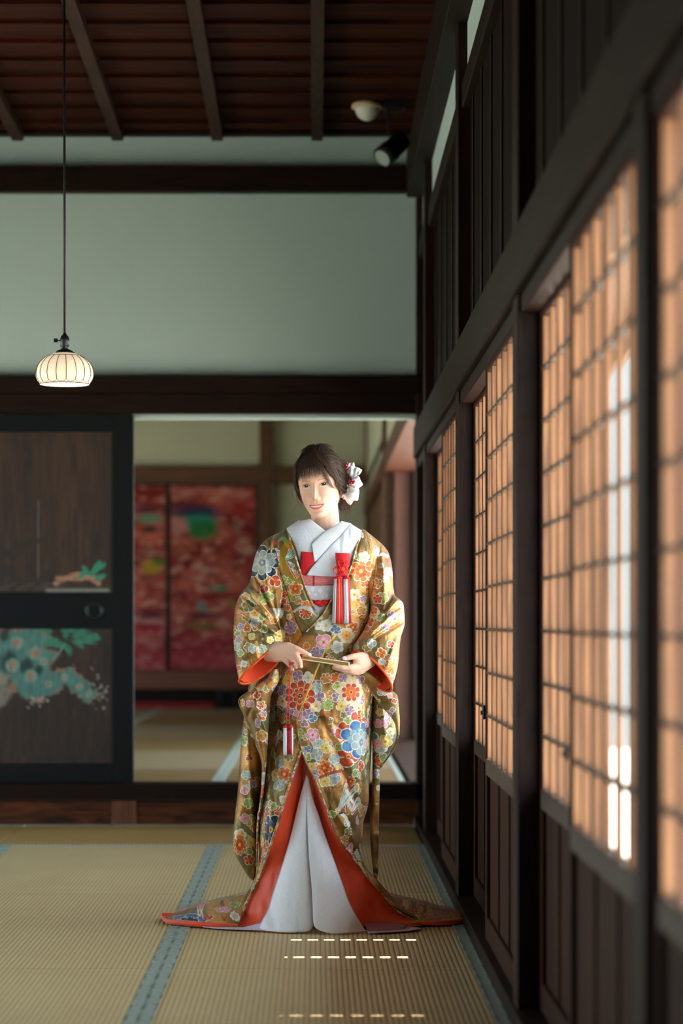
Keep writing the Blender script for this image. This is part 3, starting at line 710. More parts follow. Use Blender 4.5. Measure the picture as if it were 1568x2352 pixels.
def cline(C, M, U, V, pts, wd, col, met=.1):
    xs = [p[0] for p in pts]; ys = [p[1] for p in pts]
    m = np.nonzero((U > min(xs)-wd-1) & (U < max(xs)+wd+1) & (V > min(ys)-wd-1) & (V < max(ys)+wd+1))[0]
    if not len(m): return
    best = np.full(len(m), 1e9)
    for (x0, y0), (x1, y1) in zip(pts[:-1], pts[1:]):
        dx, dy = x1-x0, y1-y0; t = np.clip(((U[m]-x0)*dx+(V[m]-y0)*dy)/(dx*dx+dy*dy+1e-9), 0, 1); best = np.minimum(best, np.hypot(U[m]-x0-t*dx, V[m]-y0-t*dy))
    k = best < wd; C[m[k]] = np.array(lin(col)); M[m[k]] = met
def feather(C, M, U, V, x, y, ang, L, Wd, n, c1, c2):
    for i in range(n):
        a = ang+(i-(n-1)/2)*.17; ex, ey = x+L*math.cos(a)*(1-.12*abs(i-n/2)/n), y+L*math.sin(a)
        mx_, my_ = (x+ex)/2+Wd*math.cos(a+1.5)*.3, (y+ey)/2+Wd*math.sin(a+1.5)*.3
        cline(C, M, U, V, [(x, y), (mx_, my_), (ex, ey)], Wd, '#e6e0cf'); cline(C, M, U, V, [(x, y), (mx_, my_), (ex, ey)], Wd*.6, c1 if i % 2 else c2)
MOT = [ # x, y, R, palette, petals, kind
 (602, 1293, 42, 'navy', 8, 0), (602, 1292, 29, 'grey', 8, 2), (632, 1335, 15, 'red', 3, 0), (606, 1352, 12, 'red', 3, 0), (680, 1352, 17, 'orange', 5, 1), (667, 1334, 9, 'green', 4, 0), (618, 1370, 12, 'green', 3, 0),
 (654, 1366, 9, 'red', 5, 0), (652, 1381, 9, 'red', 5, 0), (660, 1396, 9, 'red', 5, 0), (669, 1441, 16, 'purple', 8, 0), (705, 1390, 12, 'orange', 8, 0), (702, 1408, 15, 'red', 8, 0), (642, 1461, 14, 'yellow', 5, 1), (664, 1417, 8, 'cream', 5, 0),
 (749, 1437, 15, 'white', 7, 0), (770, 1446, 12, 'blue', 4, 0), (743, 1475, 20, 'pink', 4, 1), (795, 1460, 19, 'cream', 6, 1), (774, 1486, 15, 'white', 5, 1), (828, 1312, 26, 'orange', 7, 1), (849, 1300, 14, 'orange', 3, 0), (867, 1376, 12, 'red', 5, 0),
 (848, 1428, 12, 'red', 4, 0), (858, 1402, 11, 'orange', 5, 0), (866, 1340, 13, 'gold', 6, 0), (843, 1396, 8, 'green', 4, 0), (835, 1280, 13, 'white', 5, 0), (812, 1366, 14, 'cream', 5, 0), (832, 1376, 9, 'purple', 5, 0), (885, 1330, 9, 'grey', 4, 0),
 (901, 1415, 13, 'purple', 5, 0), (886, 1440, 10, 'purple', 4, 0), (853, 1478, 12, 'grey', 3, 0), (875, 1500, 13, 'orange', 4, 0), (903, 1530, 22, 'orange', 12, 0), (876, 1520, 9, 'white', 5, 0), (900, 1560, 8, 'red', 4, 0), (906, 1580, 8, 'red', 4, 0), (897, 1480, 10, 'red', 4, 0),
 (570, 1392, 16, 'olive', 5, 0), (585, 1430, 11, 'grey', 5, 0), (553, 1440, 9, 'purple', 5, 0), (548, 1470, 9, 'purple', 5, 0), (578, 1462, 9, 'yellow', 4, 0), (580, 1490, 11, 'grey', 4, 0), (602, 1490, 11, 'grey', 6, 1), (552, 1500, 9, 'green', 4, 0), (560, 1525, 9, 'white', 4, 0), (547, 1535, 8, 'red', 4, 0), (620, 1470, 9, 'yellow', 5, 0),
 (728, 1500, 16, 'purple', 9, 0), (740, 1497, 8, 'blue', 5, 0), (760, 1518, 10, 'gold', 5, 0)]
MOT += [(690+42*math.cos(a), 1598+46*math.sin(a), 14, p, 4, 0) for a, p in zip(np.linspace(0, 2*math.pi, 12)[:-1], ['purple', 'cream', 'purple', 'pink', 'purple', 'cream', 'purple', 'yellow', 'purple', 'white', 'purple'])]
MOT += [(690, 1598, 37, 'red', 10, 1), (690, 1598, 20, 'red', 8, 2)]
MOT += [(805+33*math.cos(a), 1592+40*math.sin(a), 13, p, 4, 0) for a, p in zip(np.linspace(.4, 2*math.pi+.4, 11)[:-1], ['purple', 'cream', 'purple', 'yellow', 'purple', 'green', 'purple', 'cream', 'purple', 'yellow'])]
MOT += [(805, 1590, 33, 'cream', 10, 0), (805, 1590, 23, 'red', 8, 1), (751, 1619, 15, 'green', 9, 0), (728, 1580, 13, 'grey', 5, 0), (748, 1558, 13, 'gold', 6, 0), (718, 1688, 17, 'pink', 5, 1), (700, 1662, 10, 'purple', 3, 0), (718, 1650, 11, 'blue', 3, 0), (707, 1720, 9, 'blue', 3, 0),
 (790, 1680, 24, 'red', 3, 0), (798, 1737, 26, 'red', 3, 0), (822, 1648, 20, 'red', 3, 0), (843, 1660, 15, 'red', 3, 0), (836, 1760, 16, 'red', 3, 0), (778, 1716, 10, 'green', 4, 0), (797, 1655, 10, 'green', 4, 0), (816, 1775, 11, 'green', 4, 0), (836, 1640, 10, 'green', 4, 0), (824, 1698, 46, 'blue', 7, 2), (834, 1705, 31, 'grey', 7, 2),
 (727, 1733, 15, 'grey', 4, 0), (768, 1743, 14, 'grey', 5, 0), (748, 1718, 13, 'yellow', 5, 0), (745, 1764, 20, 'orange', 6, 1), (768, 1788, 15, 'grey', 4, 0), (716, 1760, 10, 'yellow', 4, 0), (745, 1795, 14, 'yellow', 5, 0), (722, 1787, 9, 'grey', 4, 0), (780, 1765, 10, 'yellow', 4, 0),
 (763, 1870, 10, 'green', 4, 0), (800, 1910, 12, 'olive', 6, 0), (812, 1946, 12, 'pink', 5, 0), (820, 1968, 10, 'red', 5, 0), (790, 1930, 12, 'gold', 6, 0), (832, 1990, 10, 'yellow', 4, 0),
 (638, 1752, 17, 'grey', 4, 0), (640, 1800, 17, 'grey', 4, 0), (624, 1780, 15, 'yellow', 4, 0), (654, 1778, 18, 'orange', 6, 1), (664, 1738, 12, 'olive', 5, 0), (632, 1632, 15, 'olive', 6, 0), (636, 1560, 9, 'yellow', 4, 0), (634, 1582, 10, 'purple', 4, 0), (648, 1650, 12, 'gold', 5, 0), (620, 1702, 12, 'pink', 4, 0),
 (606, 1868, 16, 'red', 3, 0), (640, 1862, 13, 'red', 3, 0), (600, 1945, 16, 'red', 3, 0), (628, 1852, 10, 'green', 4, 0), (622, 1905, 36, 'navy', 7, 1), (650, 1835, 9, 'white', 4, 0),
 (590, 1597, 10, 'red', 4, 0), (574, 1616, 10, 'pink', 4, 0), (598, 1622, 9, 'red', 4, 0), (606, 1640, 8, 'purple', 4, 0), (592, 1660, 12, 'purple', 9, 0, .6), (600, 1690, 14, 'gold', 5, 1), (565, 1780, 12, 'grey', 5, 0), (562, 1815, 11, 'pink', 4, 0), (570, 1845, 13, 'green', 5, 0), (562, 1880, 12, 'pink', 4, 0), (580, 1800, 10, 'purple', 4, 0),
 (585, 1900, 12, 'orange', 4, 0), (550, 1940, 26, 'orange', 11, 1, .6), (576, 1935, 12, 'yellow', 5, 0), (558, 1700, 12, 'green', 4, 0), (572, 1740, 10, 'red', 3, 0), (572, 1975, 13, 'red', 5, 0),
 (885, 1703, 17, 'yellow', 5, 1), (868, 1662, 11, 'pink', 5, 0), (884, 1660, 12, 'pink', 5, 0), (897, 1680, 10, 'cream', 5, 0), (866, 1708, 12, 'pink', 5, 0), (872, 1636, 10, 'yellow', 5, 0), (893, 1640, 10, 'pink', 4, 0), (880, 1740, 11, 'green', 4, 0), (905, 1610, 7, 'red', 4, 0), (895, 1598, 7, 'pink', 4, 0), (901, 1630, 7, 'purple', 4, 0), (866, 1775, 9, 'purple', 3, 0)]
def brocade(U, V, seed=1, dens=1.):
    U = np.asarray(U, float).ravel(); V = np.asarray(V, float).ravel()
    g = fbm(U*.02+3, V*.02+seed, 3); t = np.clip((g-.35)*2.6, 0, 1)[:, None]
    C = np.array(lin('#7a5c2c'))*(1-t)+np.array(lin('#d9a05c'))*t
    t2 = np.clip((fbm(U*.016+30, V*.012+seed, 3)-.52)*9, 0, 1)[:, None]; C = C*(1-t2)+np.array(lin('#80754a'))*t2
    lp = (U > np.interp(V, [1216, 1275, 1320, 1370, 1425, 1460], [607, 634, 647, 663, 681, 698]))&(U < 760)&(V < 1460)&(V > 1200); C[lp] = np.array(lin('#857a50'))
    C = C*(1+.28*(fbm(U*.05, V*.9, 3)-.5))[:, None]
    M = np.full(len(U), .85)
    cv = np.abs(fbm(U*.035+11, V*.035+5*seed, 2)-.5); k = cv < .012; C[k] = np.array(lin('#9c5520')); M[k] = .2
    rs = random.Random(seed*13+1); cell = 34/dens; cols = ['grey', 'purple', 'pink', 'yellow', 'gold', 'green', 'red', 'cream', 'orange', 'gold', 'olive', 'gold', 'white', 'grey', 'olive']
    i0, i1 = int(U.min()//cell)-1, int(U.max()//cell)+1; j0, j1 = int(V.min()//cell)-1, int(V.max()//cell)+1
    for i in range(i0, i1+1):
        for j in range(j0, j1+1):
            x = (i+rs.uniform(.15, .85))*cell; y = (j+rs.uniform(.15, .85))*cell; R = rs.choice((7, 9, 10, 12, 15)); p = rs.choice(cols); nn = rs.choice((4, 5, 5, 6, 8)); ph = rs.uniform(0, 6)
            if rs.random() < .62:
                if rs.random() < .45: flower(C, M, U, V, x+R*1.1, y+R*.6, R*.7, 'green', 3, ph)
                flower(C, M, U, V, x, y, R, p, nn, ph, 1 if R > 11 else 0)
    for q, m_ in enumerate(MOT):
        flower(C, M, U, V, m_[0], m_[1], m_[2], m_[3], m_[4], q*.7, m_[5], m_[6] if len(m_) > 6 else 1.)
    L = lambda *a, **k: cline(C, M, U, V, *a, **k)
    # phoenix on the left lapel, wing, crane and ribbons on the skirt
    L([(668, 1245), (652, 1262), (650, 1290), (657, 1308), (672, 1322), (684, 1330)], 8, '#a8801e', .5); L([(660, 1247), (672, 1262)], 8, '#dd9a1a', .4)
    L([(637, 1240), (650, 1236), (658, 1243)], 5, '#7d8f58'); L([(625, 1248), (640, 1250)], 4, '#a5482c')
    feather(C, M, U, V, 657, 1284, -.75, 22, 2.4, 6, '#4f9a86', '#2f7f74'); feather(C, M, U, V, 660, 1290, .75, 18, 2.2, 4, '#6b4f86', '#553e70'); feather(C, M, U, V, 668, 1308, .65, 24, 2.2, 5, '#b8402a', '#a0301e')
    feather(C, M, U, V, 640, 1268, 2.6, 12, 2, 4, '#4f9a86', '#2f7f74'); feather(C, M, U, V, 620, 1398, .5, 26, 2.4, 6, '#d8d2be', '#bdb8a2')
    feather(C, M, U, V, 790, 1812, 1.1, 58, 2.6, 5, '#d0d8cc', '#b7492a'); feather(C, M, U, V, 776, 1860, -1.0, 62, 2.6, 4, '#c9d6cc', '#9fb6aa'); feather(C, M, U, V, 800, 1868, -.55, 48, 2.4, 4, '#b34a2c', '#dfe2d6')
    L([(782, 1868), (792, 1876), (800, 1895)], 4, '#f0ece2'); L([(779, 1868), (784, 1867)], 2.4, '#15151c'); L([(796, 1862), (804, 1866)], 2.5, '#e0a020', .6)
    L([(735, 1785), (760, 1775), (785, 1770), (800, 1790), (804, 1815)], 3.5, '#a8452a'); L([(890, 1278), (878, 1272), (870, 1276)], 3, '#f4f0e6'); L([(885, 1284), (895, 1290)], 2.5, '#a8301c')
    L([(607, 1228), (634, 1275), (647, 1320), (663, 1370), (681, 1425), (697, 1458)], .9, '#2a1d10'); L([(866, 1244), (862, 1300), (856, 1350), (838, 1420), (812, 1490)], .8, '#6b4a20')
    L([(733, 1526), (716, 1566), (700, 1606), (683, 1650)], 2.2, '#e6b84e', .9); L([(768, 1459), (758, 1478), (744, 1500), (736, 1520)], 2.2, '#e6b84e', .9)
    L([(700, 1396), (716, 1402), (729, 1414)], 3.5, '#d5d6cc'); L([(677, 1404), (690, 1396), (702, 1394), (716, 1400)], 3, '#cdd0c6'); L([(740, 1630), (752, 1650), (748, 1665), (760, 1680)], 2.6, '#b0642a'); L([(735, 1640), (750, 1636), (770, 1640)], 2.6, '#b0642a')
    return np.clip(C, 0, 1), M
M_broc = painted('gold_brocade', .36, True, bump=.5, bscale=70, stripes=(3, 3, 14), spec=.4, sheen=.1)
M_red = plain('vermilion_silk', '#ee4c20', .55, bump=.15, bscale=60, sheen=.3)
M_white = plain('white_figured_silk', '#e6ebf4', .5, bump=.12, bscale=500, sheen=.3)
M_collar = plain('smooth_white_collar', '#eef1f5', .6)
M_lav = plain('pale_lavender_silk', '#cdc6dc', .55)
M_pinkl = plain('mauve_pink_silk', '#a06a80', .6)
M_dred = plain('bright_red_silk', '#d01e24', .65, bump=.3, bscale=120, spec=.25)
M_orange = plain('orange_cord', '#f0762a', .5)

bride = empty('person', (PX(735, Y0), Y0, 0), 'smiling person in a gold brocade bridal robe, standing and holding a closed fan', 'person')

def uvrest(px, py, P3, anchor_col):
    """cloth coordinates: picture units measured along the cloth, equal to the picture at the anchor column"""
    seg = np.linalg.norm(np.diff(P3, axis=1), axis=-1)*694.0
    s = np.concatenate([np.zeros((P3.shape[0], 1)), np.cumsum(seg, axis=1)], 1)
    return s
def folds(U, V, lst):
    d = 0
    for (x, y, ang, L, wd, amp) in lst:
        c, s = math.cos(ang), math.sin(ang); a = (U-x)*c+(V-y)*s; b = -(U-x)*s+(V-y)*c
        d = d+amp*np.exp(-(a/L)**2-(b/wd)**2)
    return d

def strip(name, A, B, mat, parent, nu=60, nv=24, dfn=None, off=0, bulge=0, thick=.003, colfn=None, smooth=True, floor=False, wob=0, capd=None):
    """surface between two picture curves; A,B are (px,py[,d]); depth from dfn(px,py) when not given"""
    a = spl(A, nu); b = spl(B, nu); t = np.linspace(0, 1, nv)[None, :, None]
    G = a[:, None]*(1-t)+b[:, None]*t; px, py = G[..., 0], G[..., 1]
    d = G[..., 2] if dfn is None else dfn(px, py)
    tt = t[..., 0]
    d = d-off-bulge*(np.clip(4*tt*(1-tt), 0, 1)**.5)
    if wob: d = d+wob*(fbm(px*.05, py*.02, 3)-.5)
    w3 = W3(px, py, d)
    c = None
    if colfn is not None: c = colfn(px.ravel(), py.ravel())
    o = mesh_obj(name, w3.reshape(-1, 3), gridfaces(nu, nv), mat, parent, smooth, c)
    if thick: solid(o, thick, 0)
    return o
# ---- body tube of the robe -------------------------------------------------
LT = [(1216, 656), (1226, 640), (1245, 613), (1270, 604), (1320, 612), (1400, 622), (1500, 622), (1600, 618), (1721, 614), (1761, 611), (1855, 595), (1908, 594), (1962, 598), (2007, 593), (2040, 579), (2076, 560), (2100, 550), (2130, 528)]
RT = [(1216, 832), (1226, 846), (1245, 868), (1270, 882), (1400, 882), (1500, 872), (1600, 858), (1681, 853), (1761, 849), (1841, 841), (1922, 829), (1950, 827), (1986, 832), (2034, 868), (2068, 896), (2093, 920), (2114, 956), (2130, 975)]
EL = [(1216, 659), (1287, 681), (1351, 702), (1416, 732), (1450, 748), (1500, 752), (1640, 720), (1700, 700), (1724, 691), (1756, 681), (1788, 670), (1836, 654), (1882, 641), (1922, 627), (1962, 614), (2007, 598), (2040, 584), (2076, 565), (2100, 556), (2130, 533)]
ER = [(1216, 830), (1262, 817), (1310, 803), (1345, 787), (1378, 761), (1410, 742), (1459, 697), (1483, 681), (1540, 672), (1600, 672), (1650, 681), (1690, 686), (1713, 691), (1748, 702), (1791, 724), (1836, 742), (1876, 756), (1919, 774), (1954, 799), (1991, 825), (2034, 860), (2068, 890), (2093, 914), (2114, 951), (2130, 970)]
BF = [(1216, .045), (1240, .10), (1300, .145), (1400, .155), (1500, .165), (1700, .165), (1900, .165), (2000, .15), (2130, .13)]
BB = [(1216, .06), (1260, .12), (1400, .15), (1600, .17), (1900, .20), (2050, .30), (2130, .55)]
def bodyd(px, py):
    L_, R_ = pch(py, LT), pch(py, RT); c, w_ = (L_+R_)/2, (R_-L_)/2
    t = np.clip(np.abs((px-c)/w_), 0, 1); return -pch(py, BF)*(1-t**2.4)**(1/2.4)
NR = 640
FB = [(640, 1470, 1.5, 60, 5, .010), (632, 1560, 1.5, 120, 6, -.012), (700, 1780, 1.3, 90, 7, .008), (800, 1800, 1.2, 150, 10, -.010), (770, 1690, 1.1, 90, 8, .008), (740, 1640, .5, 40, 6, .006), (830, 1560, 1.4, 70, 7, -.010), (850, 1430, 1.2, 70, 7, .010), (640, 1380, 1.2, 60, 6, -.010),
      (840, 1850, 1.5, 120, 6, .010), (620, 1800, 1.5, 140, 6, .008), (760, 1560, .2, 40, 8, .005), (790, 1900, 1.0, 60, 8, .010)]
def sheet(side):
    ys = np.linspace(1216, 2130, NR); nc = 260
    E = pch(ys, EL if side < 0 else ER); L_, R_ = pch(ys, LT), pch(ys, RT); c, w_ = (L_+R_)/2, (R_-L_)/2
    s0 = np.clip((E-c)/w_, -.999, .999); a0 = np.arcsin(s0)           # angle of the front edge
    tt = np.linspace(0, 1, nc)[None]**1.25
    a1 = -math.pi if side < 0 else math.pi
    A = a0[:, None]+(a1-a0[:, None])*tt
    q = 2/2.4; ca, sa = np.cos(A), np.sin(A)
    px = c[:, None]+w_[:, None]*sa
    t_ = np.clip(np.abs(sa), 0, 1)
    prof = (1-t_**2.4)**(1/2.4)
    d = np.where(ca > 0, -pch(ys, BF)[:, None]*prof, pch(ys, BB)[:, None]*np.abs(ca)**.8)
    # bottom row follows the floor
    yb = HY+F*(HZ-.006)/(Y0+d); k = np.clip((ys[:, None]-1900)/230, 0, 1)
    py = ys[:, None]*np.ones_like(px); py = py+(yb-2130)*k
    if side < 0: d = d+.012*np.exp(-((ys[:, None]-1560)/160)**2)*(ca > 0)
    d = d-.004*np.clip((ys[:, None]-1300)/200, 0, 1)*(side > 0)
    w3 = W3(px, py, d)
    ex = np.abs(np.diff(d, axis=1))*694*(side*sa[:, 1:] > .75); U = px+side*np.concatenate([np.zeros((NR, 1)), np.cumsum(ex, 1)], 1)
    U = np.where(ca < 0, U+side*2*np.abs(px-(c+w_)[:, None] if side > 0 else px-(c-w_)[:, None]), U); V = ys[:, None]*np.ones_like(U)
    fr = (ca > -.2)
    dd = folds(px, ys[:, None]+0*px, FB)+.018*(fbm(U*.02, V*.006, 3)-.5)+.006*(fbm(U*.07+5, V*.035, 3)-.5)
    dd = dd*np.clip((tt*40), 0, 1)
    w3[..., 1] -= dd*np.clip(ca*2, -1, 1); w3[..., 0] += dd*sa*.5
    w3[..., 2] = np.maximum(w3[..., 2], .007)
    C, M = brocade(U, V, 1 if side > 0 else 2)
    return w3.reshape(-1, 3), gridfaces(NR, nc, False), np.c_[C, M], px, py, d
parts = [sheet(-1), sheet(1)]
V_ = np.vstack([parts[0][0], parts[1][0]]); F_ = np.vstack([parts[0][1], parts[1][1][:, ::-1]+len(parts[0][0])])
robe = mesh_obj('bridal_robe', V_, F_, M_broc, bride, True, np.vstack([parts[0][2], parts[1][2]]))
robe['label'] = 'gold brocade over-robe woven with flowers and a phoenix'
def solid(o, t, off=1):
    md = o.modifiers.new('thickness', 'SOLIDIFY'); md.thickness = t; md.offset = off; return o
solid(robe, .004, 0)
# piping along the opening
def edge_tube(name, pts3, r, mat, parent, seed=3, col=True):
    P3 = W3(*[np.array([p[k] for p in pts3]) for k in range(3)])
    P3[:, 2] = np.maximum(P3[:, 2], r+.006)
    V1, F1 = tube_geo(P3, r, 8)
    if not col: return mesh_obj(name, V1, F1, mat, parent, True)
    n_ = len(P3); u = np.repeat(np.arange(n_)*9.0, 8)+np.tile(np.arange(8)*2., n_); C, M = brocade(u, np.repeat([p[1] for p in pts3], 8)+400*seed, seed, 1.4)
    return mesh_obj(name, V1, F1, mat, parent, True, np.c_[C, M*.5])
for side, E in ((-1, EL), (1, ER)):
    pp = []
    for y in np.linspace(1218 if side < 0 else 1218, 2128, 260):
        if side < 0 and 1440 < y < 1700: continue
        x = float(pch(y, E)); pp.append((x, y, float(bodyd(x, y))-.006))
    if side < 0:
        edge_tube('robe_piping', [p for p in pp if p[1] < 1417], .0028, M_broc, robe); edge_tube('robe_piping', [p for p in pp if p[1] > 1722], .0042, M_broc, robe)
    else: edge_tube('robe_piping', pp, .0030, M_broc, robe, 4)

FLP = strip('lapel_flap', [(703, 1452), (681, 1483), (655, 1540), (632, 1580), (614, 1613)], [(768, 1459), (744, 1500), (733, 1526), (708, 1590), (683, 1649)], M_broc, bride, 150, 80, dfn=bodyd, off=.010, bulge=.003, thick=.005, colfn=lambda U, V: (lambda cm: np.c_[cm[0]*.9, cm[1]])(brocade(U, V, 1)))
# ---- red lining visible inside the parted hem -------------------------------
ysl = [1700, 1756, 1836, 1922, 2007, 2076, 2100, 2131]
Al = [(float(pch(y, EL)), y, float(bodyd(pch(y, EL), y))+.004) for y in ysl]; Al[-1] = (531, 2134, -.10)
Bl = [(705-.12*(y-1700), y, -.04-.02*i) for i, y in enumerate(ysl)]; Bl[-1] = (650, 2131, -.12)
lin_l = strip('robe_lining', Al, Bl, M_red, bride, 120, 30, wob=.012)
Ar = [(float(pch(y, ER)), y, float(bodyd(pch(y, ER), y))+.004) for y in ysl]; Ar[-1] = (968, 2129, -.075)
Br = [(700+.16*(y-1700), y, -.04-.015*i) for i, y in enumerate(ysl)]; Br[-1] = (770, 2131, -.12)
strip('robe_lining', Ar, Br, M_red, bride, 120, 30, wob=.012)
# trains lying on the mats: brocade wedge with a padded red rim
def train(ridge, hem, back, seed, nm):
    n = 110
    a, b, c = spl(ridge, n), spl(hem, n), spl(back, n); rows_ = []
    for t in np.linspace(0, 1, 22): rows_.append(c+(a-c)*(math.sin(t*math.pi/2)) if True else c)
    R1 = np.stack(rows_[:-1], 1)
    t = np.linspace(0, 1, 36)[None, :, None]; R2 = a[:, None]*(1-t)+b[:, None]*t
    R2[..., 2] -= .020*np.sin(np.pi*t[..., 0]); R2[..., 1] -= 2.5*np.sin(np.pi*t[..., 0])
    R = np.concatenate([R1, R2], 1); w3 = W3(R[..., 0], R[..., 1], R[..., 2])
    w3[..., 2] += .006*fbm(R[..., 0]*.05, R[..., 1]*.06, 3)
    U = R[..., 0]; V = R[..., 1]*1.0+(R[..., 2])*200
    C, M = brocade(U*1.0+1000*seed, V*2.0, seed, 1.15)
    for (x, y, r_, p, k_, s_) in ((434, 2118, 34, 'blue', 6, 1.3), (434, 2118, 20, 'navy', 6, 1.2), (512, 2092, 16, 'pink', 5, 1.2), (540, 2080, 14, 'green', 6, 1), (915, 2088, 17, 'blue', 4, 1), (945, 2098, 16, 'red', 4, 1), (1000, 2105, 20, 'pink', 5, 1.4), (1035, 2108, 16, 'yellow', 6, 1.2), (478, 2110, 14, 'red', 4, 1)):
        flower(C, M, U.ravel(), 2100+(R[..., 1].ravel()-2100)*2.0+0*U.ravel(), x, 2100+(y-2100)*2, r_, p, k_, .3, 1 if r_ > 15 else 0, s_)
    o = mesh_obj('robe_train', w3.reshape(-1, 3), gridfaces(n, R.shape[1]), M_broc, bride, True, np.c_[C, M*.35]); solid(o, .004, 0)
    hp = W3(b[:, 0], b[:, 1], b[:, 2]); hp[:, 2] = np.maximum(hp[:, 2], .0135)
    V1, F1 = tube_geo(hp, [.0035+.006*math.sin(min(1, i/n*1.15)*math.pi)**.6 for i in range(n)], 12); mesh_obj('padded_hem', V1, F1, M_red, o, True)
    ap = W3(a[:, 0], a[:, 1]+1, a[:, 2]+.004)[:int(n*.78)]; ap[:, 2] = np.maximum(ap[:, 2], .0155); V1, F1 = tube_geo(ap, [.009-.005*i/(n*.78) for i in range(len(ap))], 12); mesh_obj('padded_hem', V1, F1, M_red, o, True)
train([(372, 2113, .13), (400, 2101, .13), (450, 2087, .12), (500, 2073, .10), (545, 2063, .08), (568, 2056, .06)],
      [(371, 2114, .10), (385, 2126, -.02), (420, 2134, -.06), (470, 2138, -.10), (520, 2138, -.12), (546, 2137, -.12)],
      [(380, 2108, .18), (410, 2096, .30), (450, 2080, .40), (500, 2066, .50), (550, 2056, .60), (590, 2050, .65), (630, 2046, .68)], 5, 'l')
train([(1078, 2110, .14), (1050, 2102, .14), (1000, 2089, .12), (950, 2076, .10), (888, 2060, .07)],
      [(1079, 2112, .12), (1060, 2124, .0), (1030, 2131, -.04), (985, 2134, -.06), (946, 2131, -.07)],
      [(1072, 2106, .18), (1050, 2094, .30), (1000, 2080, .40), (950, 2066, .50), (900, 2056, .60), (880, 2050, .65), (850, 2046, .68)], 6, 'r')

# ---- white inner skirt ------------------------------------------------------
def sk_d(py): return pch(py, [(1780, -.125), (1900, -.150), (2050, -.205), (2150, -.262)])
WLo = [(704, 1780), (691, 1828), (678, 1882), (665, 1935), (649, 1989), (627, 2056), (619, 2083), (594, 2136), (592, 2144)]
WCl = [(706, 1780), (706, 1850), (707, 1922), (712, 1985), (715, 2029), (719, 2090), (720, 2118), (716, 2132), (700, 2143)]
WCr = [(703, 1780), (705, 1850), (707, 1922), (711, 1985), (715, 2029), (718, 2080), (719, 2110), (722, 2128), (735, 2137)]
WRo = [(706, 1780), (716, 1830), (730, 1872), (747, 1925), (765, 1975), (784, 2028), (798, 2068), (820, 2110), (846, 2150)]
def skirt(A, B, dA, dB, name):
    n, m = 150, 46; a, b = spl(A, n), spl(B, n); t = np.linspace(0, 1, m)[None]
    px = a[:, :1]*(1-t)+b[:, :1]*t; py = a[:, 1:]*(1-t)+b[:, 1:]*t
    k = np.clip((py-1780)/370, 0, 1)
    py = py+8*np.sin(np.pi*t)*np.clip((py-2080)/60, 0, 1)
    d = sk_d(py)+(dA*(1-t)**1.6+dB*t**1.6)*k-.015*np.sin(np.pi*t)*k+.016*k*(fbm(px*.035+7, py*.008, 3)-.5)
    w3 = W3(px, py, d)
    # woven key pattern: tiny relief is in the material; the cloth edge turns back
    o = mesh_obj(name, w3.reshape(-1, 3), gridfaces(n, m), M_key, bride, True); solid(o, .003, 0); return o, a, b, px, py, d
def key_material():
    m, n, b = new_mat('white_key_pattern_silk'); L = n.links.new
    tc = n.nodes.new('ShaderNodeTexCoord'); b.inputs['Base Color'].default_value = (*lin('#dfe2ea'), 1); b.inputs['Roughness'].default_value = .45; b.inputs['Sheen Weight'].default_value = .2
    def tex(rot, sc):
        mp = n.nodes.new('ShaderNodeMapping'); mp.inputs['Rotation'].default_value = (0, rot, 0); L(tc.outputs['Object'], mp.inputs[0])
        wv = n.nodes.new('ShaderNodeTexWave'); wv.bands_direction = 'X'; wv.inputs['Scale'].default_value = sc; L(mp.outputs[0], wv.inputs['Vector']); return wv
    w1, w2 = tex(.6, 75), tex(-.97, 75)
    mp = n.nodes.new('ShaderNodeMapping'); mp.inputs['Rotation'].default_value = (0, .6, 0); L(tc.outputs['Object'], mp.inputs[0])
    ck = n.nodes.new('ShaderNodeTexChecker'); ck.inputs['Scale'].default_value = 60; L(mp.outputs[0], ck.inputs['Vector'])
    mx = n.nodes.new('ShaderNodeMix'); L(ck.outputs['Fac'], mx.inputs[0]); L(w1.outputs['Fac'], mx.inputs[2]); L(w2.outputs['Fac'], mx.inputs[3])
    bp = n.nodes.new('ShaderNodeBump'); bp.inputs['Strength'].default_value = .3; bp.inputs['Distance'].default_value = .001; L(mx.outputs[0], bp.inputs['Height']); L(bp.outputs[0], b.inputs['Normal'])
    mc = n.nodes.new('ShaderNodeMix'); mc.data_type = 'RGBA'; mc.inputs[6].default_value = (*lin('#e2e8f4'), 1); mc.inputs[7].default_value = (*lin('#f2f5fb'), 1); L(mx.outputs[0], mc.inputs[0]); L(mc.outputs[2], b.inputs['Base Color'])
    return m
M_key = key_material()
for (A, B, dA, dB) in ((WLo, WCl, .09, .03), (WRo, WCr, .06, .0)):
    o, a, b, px, py, d = skirt(A, B, dA, dB, 'white_kimono_skirt')
    V1, F1 = tube_geo(W3(px[:, 0], py[:, 0], d[:, 0]), .0026, 8); mesh_obj('skirt_edge', V1, F1, M_lav, o, True)
strip('mauve_skirt_lining', [(600, 2120, -.15), (540, 2132, -.12), (462, 2134, -.09)], [(604, 2147, -.20), (540, 2145, -.175), (470, 2138, -.12)], M_lav, bride, 50, 12, thick=.002, wob=.02)
strip('mauve_skirt_lining', [(838, 2121, -.10), (900, 2122, -.10), (943, 2128, -.10), (966, 2139, -.15)], [(846, 2151, -.27), (880, 2150, -.25), (930, 2147, -.22), (968, 2140, -.16)], M_lav, bride, 50, 14, thick=.002, wob=.01)
strip('mauve_skirt_lining', [(838, 2119, -.11), (890, 2119, -.11), (935, 2124, -.11)], [(843, 2138, -.22), (890, 2137, -.2), (925, 2137, -.18)], M_pinkl, bride, 40, 12, off=.012, thick=.002)

